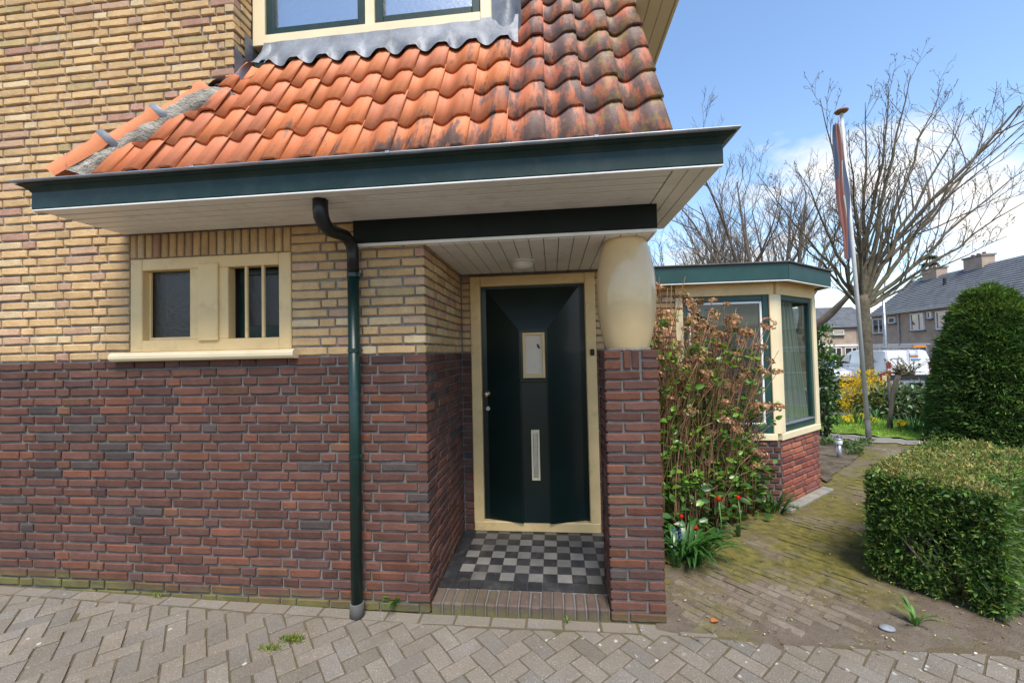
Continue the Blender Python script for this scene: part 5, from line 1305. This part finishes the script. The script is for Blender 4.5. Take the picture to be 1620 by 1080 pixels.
# ------------------------------------------------------------------ bare trees
def bare_tree(name, base, h, r0, fork, limbs, label, seed, levels=3, kids=(6, 6, 4), mat=None, buds=0, spread=(.25, .95), minr=.006, sides=(9, 6, 4, 3), group=None, bias=(0, 0), lim=(.40, .62), ends=()):
    rg = random.Random(seed); base = Vector(base); t = thing(name, base, label, 'tree', group); mat = mat or M['bark']; top = base+Vector((rg.gauss(0, .05), rg.gauss(0, .05), fork)); tr = MB()
    pts = [base-Vector((0, 0, .2)), base+Vector((0, 0, .25)), base.lerp(top, .5)+Vector((rg.gauss(0, .03), 0, 0)), top, top+Vector((0, 0, .35))]; tr.tube(pts, [r0*1.35, r0*1.1, r0*.95, r0*1.0, r0*.8], 12); tr.build('trunk', mat, t, True); cr_ = MB(); tips = []
    def grow(p, d, L, r, lv):
        nseg = 6 if lv == 0 else 5 if lv == 1 else 3; pts = [p]; rad = [r]; dirs = [d]
        for i in range(nseg):
            up = .10 if lv == 0 else .13 if lv == 1 else .10
            d = (d+Vector((rg.gauss(0, .13), rg.gauss(0, .13), rg.gauss(0, .10)+up))).normalized(); p = p+d*(L/nseg); pts.append(p); dirs.append(d); rad.append(max(minr*.6, r*(1-.78*(i+1)/nseg)))
        cr_.tube(pts, rad, sides[min(lv, 3)], False)
        if lv < levels:
            n = kids[min(lv, len(kids)-1)]
            for k in range(n):
                f = .22+.78*(k+rg.random())/n; i = min(nseg-1, int(f*nseg)); q = pts[i].lerp(pts[i+1], f*nseg-i); ax = dirs[i+1].orthogonal().normalized(); ax.rotate(Matrix.Rotation(rg.uniform(0, 6.283), 3, dirs[i+1])); nd = dirs[i+1].copy(); nd.rotate(Matrix.Rotation(rg.uniform(.45, .95), 3, ax)); nd.z += .18; nd.normalize()
                grow(q, nd, L*rg.uniform(.34, .62)*(1.12-.55*f), max(minr, rad[i]*rg.uniform(.42, .62)), lv+1)
        else: tips.extend([(q, dd_) for q, dd_ in zip(pts[1:], dirs[1:])])
    for k in range(limbs):
        a = 2*math.pi*(k+rg.random()*.6)/limbs; tl = rg.uniform(*spread); d = Vector((math.cos(a)*math.sin(tl)+bias[0], math.sin(a)*math.sin(tl)+bias[1], math.cos(tl))).normalized(); L = (h-fork)*rg.uniform(.85, 1.08)/max(.55, d.z)*.86
        grow(top+Vector((0, 0, rg.uniform(-.35, .3)))+d*r0*.3, d, L, r0*rg.uniform(*lim), 0)
    for (e_, low, rr) in ends:                      # limbs that sweep out to given tips
        p0 = top+Vector((0, 0, max(low, -.18))); e_ = Vector(e_); L = (e_-p0).length; hz = Vector((e_.x-p0.x, e_.y-p0.y, 0)); c1 = p0+hz*.40+Vector((0, 0, (e_.z-p0.z)*.42)); n_ = 9; pts = []; rad = []
        for i in range(n_+1):
            u = i/n_; q = p0*(1-u)**2+c1*2*u*(1-u)+e_*u*u; pts.append(q+Vector((rg.gauss(0, .05), rg.gauss(0, .05), rg.gauss(0, .04)))*min(1, i*.5)); rad.append(max(.009, .88*rr*(1-.90*u)))
        cr_.tube(pts, rad, 8, False); nk = 11
        for k in range(nk):
            f = .16+.84*(k+rg.random())/nk; i = min(n_-1, int(f*n_)); q = pts[i].lerp(pts[i+1], f*n_-i); dd = (pts[i+1]-pts[i]).normalized(); ax = dd.orthogonal().normalized(); ax.rotate(Matrix.Rotation(rg.uniform(0, 6.283), 3, dd)); nd = dd.copy(); nd.rotate(Matrix.Rotation(rg.uniform(.35, .85), 3, ax)); nd.z += .35; nd.normalize()
            grow(q, nd, min(3.0, L*.34)*rg.uniform(.5, 1.0)*(1.15-.65*f), max(minr*1.3, rad[i]*rg.uniform(.35, .6)), 1)
    cr_.build('crown', mat, t, True)
    if buds:
        rg.shuffle(tips); tips2 = tips[:buds]; n = len(tips2); P = np.array([tuple(q) for q, _ in tips2])+rng.normal(0, .01, (n, 3)); D = np.array([tuple(d) for _, d in tips2])+rng.normal(0, .5, (n, 3))
        stuff(leaves('buds', P, D, rng.uniform(.04, .085, n), rng.uniform(.018, .032, n), M['leaf'], t, colvar(n, (.13, .10, .055), .3)))
    return t
tb = dep(1372, 600, 14.0); tb.z = G(tb.x, tb.y)
tips_px = [(1262, 274, 13.2, -0.1, 0.085), (1196, 275, 14.6, -0.3, 0.075), (1300, 160, 14.3, 0.1, 0.09), (1345, 207, 12.6, 0.1, 0.08), (1372, 162, 15.0, 0.3, 0.1), (1412, 134, 14.2, 0.3, 0.11), (1446, 112, 13.6, 0.2, 0.11), (1492, 134, 14.8, 0.1, 0.1), (1532, 172, 13.2, 0.0, 0.1), (1585, 192, 14.4, -0.1, 0.1), (1640, 252, 13.5, -0.2, 0.095), (1650, 300, 14.6, -0.3, 0.085), (1230, 345, 13.0, -0.45, 0.07), (1590, 372, 13.4, -0.5, 0.06)]
bare_tree('bare_tree', tb, 8.6, .195, 3.7, 2, 'large bare tree with upswept limbs rising behind the flagpole', 41, 3, (4, 4, 2), None, 4200, (.05, .3), .0065, lim=(.26, .40), ends=[(dep(x, y, d), lo, r) for x, y, d, lo, r in tips_px])
for k, (px, d, h, r, lab, sd) in enumerate(((1268, 21, 11.2, .26, 'bare tree just left of the large one, its crown over the bay roof', 3), (1200, 27, 12.6, .30, 'bare background tree in the middle of the row behind the bay', 8), (1110, 30, 11.0, .28, 'bare background tree nearest the house, seen beside the cream column', 13), (1150, 40, 14.0, .3, 'palest, most distant bare tree behind the bay roof', 17))):
    q = dep(px, 600, d); q.z = G(q.x, q.y); bare_tree('bare_tree', q, h, r, h*.24, 8, lab, sd, 3, (7, 6, 5), M['bark_far'], 1200, (.2, 1.05), .011, (7, 5, 3, 3), 'bare background trees')
def conifer(px, py, d, h, r, label):
    q = dep(px, py, d); zt_ = q.z; base = Vector((q.x, q.y, zt_-h)); t = thing('conifer', base, label, 'tree', 'conifers behind the roofs'); mb = MB(); mb.tube([base, q], [.22, .03], 7); mb.build('trunk', M['bark'], t); n = 5200; f = rng.random(n)**.7; lay = np.round(f*13)/13; a = rng.uniform(0, 6.283, n); rr = r*(1-.9*(1-f)) if False else r*f*rng.random(n)**.45*(0.75+.35*np.sin(a*3+lay*40)); zz = zt_-h*.85*(lay*.75+f*.25)-.25*rr; P = np.column_stack([q.x+rr*np.cos(a), q.y+rr*np.sin(a), zz]); D = np.column_stack([np.cos(a), np.sin(a), rng.normal(-.1, .3, n)])
    stuff(leaves('crown', P, D, rng.uniform(.25, .6, n), .16, M['leaf'], t, colvar(n, (.035, .055, .035), .35)))
conifer(1470, 396, 46, 12, 2.6, 'dark conifer standing behind the slate roof\'s left end'); conifer(1553, 407, 48, 10, 1.8, 'dark conifer tip between the two chimneys')
# ------------------------------------------------------------------ street: houses, van, car, lamp
M['facade'] = simple('pinkish_brick_facade', (.40, .305, .235), .95, .15, 2, .3, 40, .15)
M['slate'] = simple('grey_roof_tiles', (.135, .142, .152), .8, .25, 2, .3, 12, .3)
M['white_upvc'] = simple('white_frames', (.75, .75, .74), .4, .05, 3, .0)
M['dark_glass'] = mat_glass('far_glass', (.22, .25, .28), .02, .22)
M['car_white'] = simple('white_car_paint', (.74, .75, .76), .25, .03, 2, 0, 30, .5, coat=.6)
M['rubber'] = simple('rubber', (.015, .015, .016), .8, .2, 20, .1)
M['red_light'] = simple('red_lens', (.42, .012, .012), .25, .1, 20, 0, 30, .5)
M['plate_yellow'] = simple('yellow_plate', (.75, .48, .02), .4, .05, 20, 0)
M['dark_trim'] = simple('dark_trim', (.02, .02, .022), .6, .2, 10, .05)
M['orange'] = simple('orange_paint', (.75, .25, .03), .5, .1, 10, 0)
M['dark_red'] = simple('dark_red_paint', (.22, .025, .022), .45, .15, 8, .1)
def roof_rows(nm, a, d, n_, L, half, z0, z1, parent, over=.25, rows=18):
    """slope of overlapping courses of tiles, real steps"""
    mb = MB(); a = Vector(a)
    for sgn in (1, -1):
        st = a-n_*over-Vector((0, 0, over*(z1-z0)/half)) if sgn == 1 else a+n_*(2*half+over)-Vector((0, 0, over*(z1-z0)/half)); up = (n_*sgn*(half+over)+Vector((0, 0, (z1-z0)*(half+over)/half))); nn = up.cross(d).normalized(); nn = nn if nn.z > 0 else -nn
        for k in range(rows):
            p = st+up*(k/rows); q = st+up*((k+1.15)/rows); e0, e1 = -d*.15, d*(L+.15)
            mb.add([p+e0+nn*.07, p+e1+nn*.07, q+e1+nn*.02, q+e0+nn*.02, p+e0, p+e1], [(0, 1, 2, 3), (4, 5, 1, 0)])
    return mb.build(nm, M['slate'], parent)
def far_window(parent, o, d, n_, u0, u1, z0, z1, split=True, pane=True):
    def pt(u, z, w): return o+d*u+Vector((0, 0, z))-n_*w
    fr_ = MB(); t = .07
    for a0, a1, b0_, b1 in ((u0, u0+t, z0, z1), (u1-t, u1, z0, z1), (u0+t, u1-t, z0, z0+t), (u0+t, u1-t, z1-t, z1)) + (((u0+(u1-u0)*.58-.04, u0+(u1-u0)*.58+.04, z0+t, z1-t),) if split else ()):
        c_ = pt((a0+a1)/2, (b0_+b1)/2, .05); fr_.obox(c_, d*((a1-a0)/2), n_*.06, Vector((0, 0, (b1-b0_)/2)))
    w_ = fr_.build('window', M['white_upvc'], parent); q = MB(); q.obox(pt((u0+u1)/2, (z0+z1)/2, .04), d*((u1-u0)/2-t), n_*.02, Vector((0, 0, (z1-z0)/2-t))); q.build('pane', M['dark_glass'], w_)
    q = MB(); q.obox(pt((u0+u1)/2, z0-.05, .08), d*((u1-u0)/2+.08), n_*.10, Vector((0, 0, .04))); q.build('sill', M['slate'], w_)
def chimney(parent, c, d, n_, w, h):
    q = MB(); q.obox(Vector(c), d*w, n_*.35, Vector((0, 0, h))); c_ = q.build('chimney', M['facade'], parent); q = MB(); q.obox(Vector(c)+Vector((0, 0, h+.05)), d*(w+.06), n_*.41, Vector((0, 0, .06))); q.build('chimney_cap', M['stone_step'], c_)
    q = MB()
    for k in (-.5, 0, .5): p_ = Vector(c)+d*(w*k*1.2)+Vector((0, 0, h+.1)); q.tube([p_, p_+Vector((0, 0, .18))], .09, 8)
    q.build('chimney_pot', M['dark_red'], c_)
e0 = dep(1378, 498, 34); dR = Vector((-.16556, -.98620, 0)); nR = Vector((.98620, -.16556, 0)); EZ = e0.z; GZ = -.72; LR = 30.0; base = Vector((e0.x, e0.y, 0))
hr = thing('terraced_house', base+dR*8+nR*3+Vector((0, 0, GZ)), 'long two-storey terrace with slate-grey roof across the street, partly behind the domed yew', 'house')
q = MB(); q.prism([base+Vector((0, 0, GZ)), base+dR*LR+Vector((0, 0, GZ)), base+dR*LR+nR*6.4+Vector((0, 0, GZ)), base+nR*6.4+Vector((0, 0, GZ))], (0, 0, 0), (0, 0, EZ-GZ)); q.prism([base+Vector((0, 0, EZ)), base+nR*6.4+Vector((0, 0, EZ)), base+nR*3.2+Vector((0, 0, EZ+2.62))], (0, 0, 0), dR*LR); q.build('wall', M['facade'], hr, False, True)
roof_rows('roof', base+Vector((0, 0, EZ+.02)), dR, nR, LR, 3.2, 0, 2.68, hr)
q = MB(); q.obox(base+dR*LR/2-nR*.30+Vector((0, 0, EZ-.12)), dR*(LR/2+.1), nR*.10, Vector((0, 0, .09))); q.build('gutter', M['zinc'], hr)
for s in range(4):
    o_ = base+dR*(s*7.0)
    far_window(hr, o_, dR, nR, .32, 1.72, 2.45, 3.68); far_window(hr, o_, dR, nR, 2.37, 3.17, 3.18, 3.65, False); far_window(hr, o_, dR, nR, 4.88, 6.2, 2.5, 3.72); far_window(hr, o_, dR, nR, 6.92-.6 if s > 8 else 6.55, 6.95, 3.25, 3.72, False)
    far_window(hr, o_, dR, nR, 4.6, 6.4, .1, 1.35); far_window(hr, o_, dR, nR, .2, 1.9, .1, 1.35)
    q = MB(); q.obox(o_+dR*2.8-nR*.03+Vector((0, 0, .3)), dR*.48, nR*.05, Vector((0, 0, 1.0))); dr_ = q.build('door', M['dark_trim'], hr); q = MB(); q.obox(o_+dR*2.8-nR*.05+Vector((0, 0, .75)), dR*.25, nR*.05, Vector((0, 0, .35))); q.build('door_pane', M['dark_glass'], dr_)
    q = MB(); q.tube([o_+dR*3.57-nR*.08+Vector((0, 0, GZ)), o_+dR*3.57-nR*.08+Vector((0, 0, EZ-.2))], .05, 8); q.build('rain_pipe', M['zinc'], hr)
    q = MB(); q.obox(o_+dR*3.4-nR*.03+Vector((0, 0, 1.5)), dR*3.3, nR*.05, Vector((0, 0, .07))); q.build('lintel_band', M['white_upvc'], hr)
c_ = base+nR*3.2+Vector((0, 0, EZ+2.75))
chimney(hr, c_+dR*2.1, dR, nR, .75, .5); chimney(hr, c_+dR*6.1, dR, nR, .75, .55); chimney(hr, c_+dR*13, dR, nR, .6, .55)
q = MB(); p_ = base+nR*1.9+dR*5.1+Vector((0, 0, EZ+1.6)); q.tube([p_, p_+Vector((0, 0, .55))], .09, 8); q.build('vent_pipe', M['dark_trim'], hr)
# left block, facing us across the end of the street
l0 = dep(1288, 517, 40); lz = l0.z; lb = Vector((l0.x-4, l0.y, 0)); dL = Vector((1, .06, 0)).normalized(); nL = Vector((-dL.y, dL.x, 0))
hl_ = thing('terraced_house', lb+dL*6+nL*3+Vector((0, 0, GZ)), 'far terrace block seen between the bay and the large bare trunk', 'house')
q = MB(); q.prism([lb+Vector((0, 0, GZ)), lb+dL*10.5+Vector((0, 0, GZ)), lb+dL*10.5+nL*7+Vector((0, 0, GZ)), lb+nL*7+Vector((0, 0, GZ))], (0, 0, 0), (0, 0, lz-GZ)); q.prism([lb+Vector((0, 0, lz)), lb+nL*7+Vector((0, 0, lz)), lb+nL*3.5+Vector((0, 0, lz+2.1))], (0, 0, 0), dL*10.5); q.build('wall', M['facade'], hl_, False, True)
roof_rows('roof', lb+Vector((0, 0, lz+.02)), dL, nL, 10.5, 3.5, 0, 2.2, hl_)
chimney(hl_, lb+nL*3.5+dL*5.6+Vector((0, 0, lz+2.4)), dL, nL, .45, .4)
far_window(hl_, lb, dL, nL, 5.9, 7.0, lz-.85, lz-.35, False); far_window(hl_, lb, dL, nL, 3.2, 4.6, lz-1.8, lz-.4); far_window(hl_, lb, dL, nL, 5.4, 6.7, -.4, 1.3); far_window(hl_, lb, dL, nL, 7.0, 8.2, -.5, 1.3); far_window(hl_, lb, dL, nL, 8.6, 9.8, lz-1.8, lz-.5)
q = MB(); q.obox(lb+dL*5.5-nL*.04+Vector((0, 0, 1.5)), dL*5, nL*.05, Vector((0, 0, .09))); q.build('lintel_band', M['white_upvc'], hl_); q = MB(); q.tube([lb+dL*8.35-nL*.08+Vector((0, 0, GZ)), lb+dL*8.35-nL*.08+Vector((0, 0, lz-.1))], .05, 8); q.build('rain_pipe', M['white_upvc'], hl_)
q = dep(1328, 572, 36); q.z = GZ; shrub('low_garden_hedge', q, (2.6, .5, .62), 2600, .2, .12, (.10, .17, .03), 'low light green garden hedge in front of the far terrace', 'hedge', 'leaf', .3, .4, 6, False)
# street lamp
lp = dep(1401, 548, 26); lp.z = G(lp.x, lp.y); sl_ = thing('street_lamp', lp, 'slim grey street lamp standing before the terrace', 'street lamp'); tp = dep(1400, 470, 26)
mb = MB(); mb.tube([lp, Vector((lp.x, lp.y, 1.0)), Vector((lp.x, lp.y, tp.z))], [.13, .12, .07], 10); mb.build('lamp_post', M['zinc'], sl_, True)
mb = MB(); tpp = Vector((lp.x, lp.y, tp.z)); hh = Vector((-.8, .35, 0)); mb.tube([tpp-Vector((0, 0, .1)), tpp+hh*.15+Vector((0, 0, .25)), tpp+hh*.5+Vector((0, 0, .38)), tpp+hh+Vector((0, 0, .36))], .04, 8); mb.build('lamp_arm', M['zinc'], sl_, True); mb = MB(); mb.obox(tpp+hh*1.15+Vector((0, 0, .36)), Vector((-.26, .11, 0)), Vector((.05, .10, 0)), Vector((0, 0, .05))); mb.build('lamp_head', M['zinc'], sl_)

# vehicles: x = forward, y = left, built in a local frame and moved
def vehicle(name, prof, width, loc, heading, label, cat, wheels, glasses, tumble, wr=.33):
    t = thing(name, loc, label, cat); fx = Vector((math.cos(heading), math.sin(heading), 0)); fy = Vector((-fx.y, fx.x, 0)); mm = Matrix((fx, fy, Vector((0, 0, 1)))).transposed().to_4x4(); mm.translation = loc
    def W_(p): return mm @ Vector(p)
    hw = width/2; zm = max(z for _, z in prof)
    def side(z): return hw-(tumble*max(0, (z-.95)/(zm-.95))**1.5)
    mb = MB(); n = len(prof); secs = []
    for f, ins in ((-1, .0), (-.93, -.05), (0, -.05), (.93, -.05), (1, 0)):
        sec = []
        for x_, z_ in prof:
            k = 1 if abs(f) < .95 else .965
            cx = 0; sec.append(W_((x_*k, f*side(z_)*(1 if abs(f) > .5 else 1), z_ if k == 1 else .35+(z_-.35)*.985)))
        secs.append(sec)
    V = [p for s in secs for p in s]; Fc = [tuple(range(n)), tuple(range(4*n, 5*n))[::-1]]
    for i in range(4):
        for j in range(n): Fc.append((i*n+j, i*n+(j+1) % n, (i+1)*n+(j+1) % n, (i+1)*n+j))
    mb.add(V, Fc); mb.build('body', M['car_white'], t, False, True)
    for wx_ in wheels:
        for s in (-1, 1):
            mb = MB(); mb.tube([W_((wx_, s*(hw-.20), wr)), W_((wx_, s*(hw-.03), wr)), W_((wx_, s*(hw+.012), wr))], [wr, wr, wr*.93], 22); o_ = mb.build('wheel', M['rubber'], t); mb = MB(); mb.tube([W_((wx_, s*(hw-.02), wr)), W_((wx_, s*(hw+.022), wr))], [wr*.62, wr*.58], 18); mb.build('rim', M['steel'], o_)
            mb = MB(); ring = [W_((wx_+math.cos(a)*(wr+.07), s*(hw+.004), wr+math.sin(a)*(wr+.07))) for a in np.linspace(0, math.pi, 13)]; mb.poly(ring if s > 0 else ring[::-1]); mb.build('wheel_arch', M['dark_trim'], o_)
    for nm, pts, s in glasses:
        for sg in ((-1, 1) if s else (0,)):
            mb = MB()
            if s: mb.prism([W_((x_, sg*(side(z_)+.004), z_)) for x_, z_ in pts], (0, 0, 0), fy*sg*.010)
            else: mb.prism([W_(p) for p in pts], (0, 0, 0), fx*.012)
            mb.build(nm, M['dark_glass'] if 'window' in nm or 'screen' in nm else M['dark_trim'], t, False, True)
    return t, W_, side
vl = dep(1404, 617, 19.5); hdv = math.atan2(.9925, .122); fxv = Vector((math.cos(hdv), math.sin(hdv), 0)); fyv = Vector((-fxv.y, fxv.x, 0)); vz = G(vl.x, vl.y)+.03; vc = Vector((vl.x, vl.y, 0))+fxv*2.45-fyv*.95; vc.z = vz
vp = [(-2.44, .36), (2.36, .36), (2.44, .55), (2.42, .92), (2.20, 1.06), (1.55, 1.20), (.92, 1.78), (.70, 1.88), (.3, 1.935), (-2.05, 1.95), (-2.28, 1.90), (-2.40, 1.55), (-2.47, .9), (-2.48, .5)]
van, VW, VS = vehicle('delivery_van', vp, 1.92, vc, hdv, 'white panel van with ladder on its roof rack parked behind the border', 'van', (1.55, -1.45), [('side_window', [(.55, 1.22), (1.35, 1.22), (.88, 1.66), (.60, 1.68)], True), ('windscreen', [(1.52, -.78, 1.27), (1.52, .78, 1.27), (.99, .68, 1.75), (.99, -.68, 1.75)], False), ('door_seam', [(.50, .45), (.52, .45), (.52, 1.72), (.50, 1.72)], True), ('door_seam', [(-.55, .45), (-.53, .45), (-.53, 1.80), (-.55, 1.80)], True), ('door_handle', [(.58, 1.02), (.74, 1.02), (.74, 1.06), (.58, 1.06)], True)], .13)
for s in (-1, 1):
    q = MB(); q.obox(VW((-2.46, s*.86, 1.05)), fxv*.035, fyv*.075, Vector((0, 0, .33))); o_ = q.build('tail_light', M['red_light'], van); q = MB(); q.obox(VW((-2.497, s*.86, 1.0)), fxv*.006, fyv*.07, Vector((0, 0, .05))); q.build('reverse_lens', M['white_upvc'], o_)
    q = MB(); q.obox(VW((1.25, s*1.08, 1.20)), fxv*.06, fyv*.09, Vector((0, 0, .12))); q.build('wing_mirror', M['dark_trim'], van)
    q = MB(); q.obox(VW((2.30, s*.72, .86)), fxv*.12, fyv*.16, Vector((0, 0, .10))); q.build('headlight', M['dark_glass'], van)
q = MB(); q.obox(VW((-2.50, 0, .62)), fxv*.02, fyv*.93, Vector((0, 0, .13))); q.build('bumper', M['dark_trim'], van)
q = MB(); q.obox(VW((-2.505, .1, .86)), fxv*.012, fyv*.26, Vector((0, 0, .06))); q.build('number_plate', M['plate_yellow'], van)
q = MB(); q.obox(VW((-2.482, 0, 1.2)), fxv*.004, fyv*.008, Vector((0, 0, .6))); q.build('rear_door_seam', M['dark_trim'], van)
rk = MB()
for x_ in (-1.9, -1.0, -.1): rk.obox(VW((x_, 0, 2.02)), fxv*.03, fyv*.75, Vector((0, 0, .025)))
for s in (-.72, .72): rk.obox(VW((-1.0, s, 2.05)), fxv*1.25, fyv*.025, Vector((0, 0, .03)))
rk.build('roof_rack', M['zinc'], van)
ld = thing('ladder', VW((-.9, -.3, 2.08)), 'aluminium ladder with orange end lying on the white van\'s roof rack', 'ladder')
for s in (-.48, -.12): q = MB(); q.obox(VW((-1.0, s, 2.12)), fxv*1.6, fyv*.025, Vector((0, 0, .035))); q.build('ladder_rail', M['steel'], ld)
for k in range(10): q = MB(); q.tube([VW((-2.4+k*.31, -.48, 2.12)), VW((-2.4+k*.31, -.12, 2.12))], .015, 6); q.build('rung', M['steel'], ld)
q = MB(); q.obox(VW((-2.63, -.30, 2.12)), fxv*.06, fyv*.24, Vector((0, 0, .05))); q.build('end_marker', M['orange'], ld)
# lettering and emblem too small to read: dark swoosh on the side, orange and blue marks on the rear
def decal(pts, mat): q = MB(); q.prism(pts, (0, 0, 0), (fyv if True else fyv)*.004); q.build('emblem', mat, van)
M['blue_print'] = simple('blue_print', (.20, .34, .5), .5, .05, 5, 0); M['grey_print'] = simple('grey_print', (.18, .19, .22), .5, .05, 5, 0)
for dx_, dz, w_ in ((0, 0, .20), (.22, .05, .16), (-.16, -.07, .10)): q = MB(); q.obox(VW((-1.35+dx_, VS(1.5)+.006, 1.50+dz)), fxv*w_*.5, fyv*.004, Vector((0, 0, .03))); q.build('emblem', M['grey_print'], van)
q = MB(); q.obox(VW((-1.35, VS(1.35)+.006, 1.36)), fxv*.34, fyv*.004, Vector((0, 0, .018))); q.build('emblem', M['grey_print'], van)
def rx_(z): return -2.40-.07*(1.55-z)/.65 if z < 1.55 else -2.40+.12*(z-1.55)/.35
for y_, z_, w_, h_, mt__ in ((-.25, 1.62, .16, .05, M['orange']), (-.30, 1.50, .20, .025, M['blue_print']), (-.30, 1.44, .15, .018, M['blue_print']), (.45, 1.55, .22, .02, M['grey_print'])): q = MB(); q.obox(VW((rx_(z_)-.008, y_, z_)), fxv*.006, fyv*w_, Vector((0, 0, h_))); q.build('emblem', mt__, van)
cp = [(-2.0, .30), (2.0, .30), (2.08, .55), (1.95, .80), (1.05, .95), (.35, 1.40), (-.9, 1.46), (-1.75, 1.05), (-2.02, .95), (-2.06, .5)]
cpos = dep(1296, 607, 24); cpos.z = G(cpos.x, cpos.y)+.03
car, _, _ = vehicle('parked_car', cp, 1.75, cpos, R_(-80), 'white car beyond the van, its bonnet just showing past the bay', 'car', (1.25, -1.25), [('side_window', [(.25, .98), (.85, .98), (.28, 1.33), (-.2, 1.35)], True), ('side_window', [(-1.3, 1.0), (-.3, .98), (-.3, 1.36), (-.9, 1.38)], True), ('windscreen', [(1.0, -.65, 1.0), (1.0, .65, 1.0), (.42, .55, 1.38), (.42, -.55, 1.38)], False)], .16, .30)
# dark red box with a pale front
rb = dep(1400, 612, 16.5); rb.z = G(rb.x, rb.y); rt = thing('letter_box', rb, 'dark red box with rounded top and pale front between trunk and van', 'letter box')
vx = Vector((.79, -.61, 0)); vy = Vector((.61, .79, 0)); pr = [(-.15, .0), (.15, .0), (.15, 1.02), (.10, 1.10), (0, 1.13), (-.10, 1.10), (-.15, 1.02)]
q = MB(); q.prism([rb+vx*a+Vector((0, 0, c)) for a, c in pr], -vy*.0, vy*.3); q.build('box_body', M['dark_red'], rt, False, True); q = MB(); q.obox(rb-vy*.01+Vector((0, 0, .72)), vx*.07, vy*.012, Vector((0, 0, .27))); q.build('front_panel', M['cream_pale'], rt)
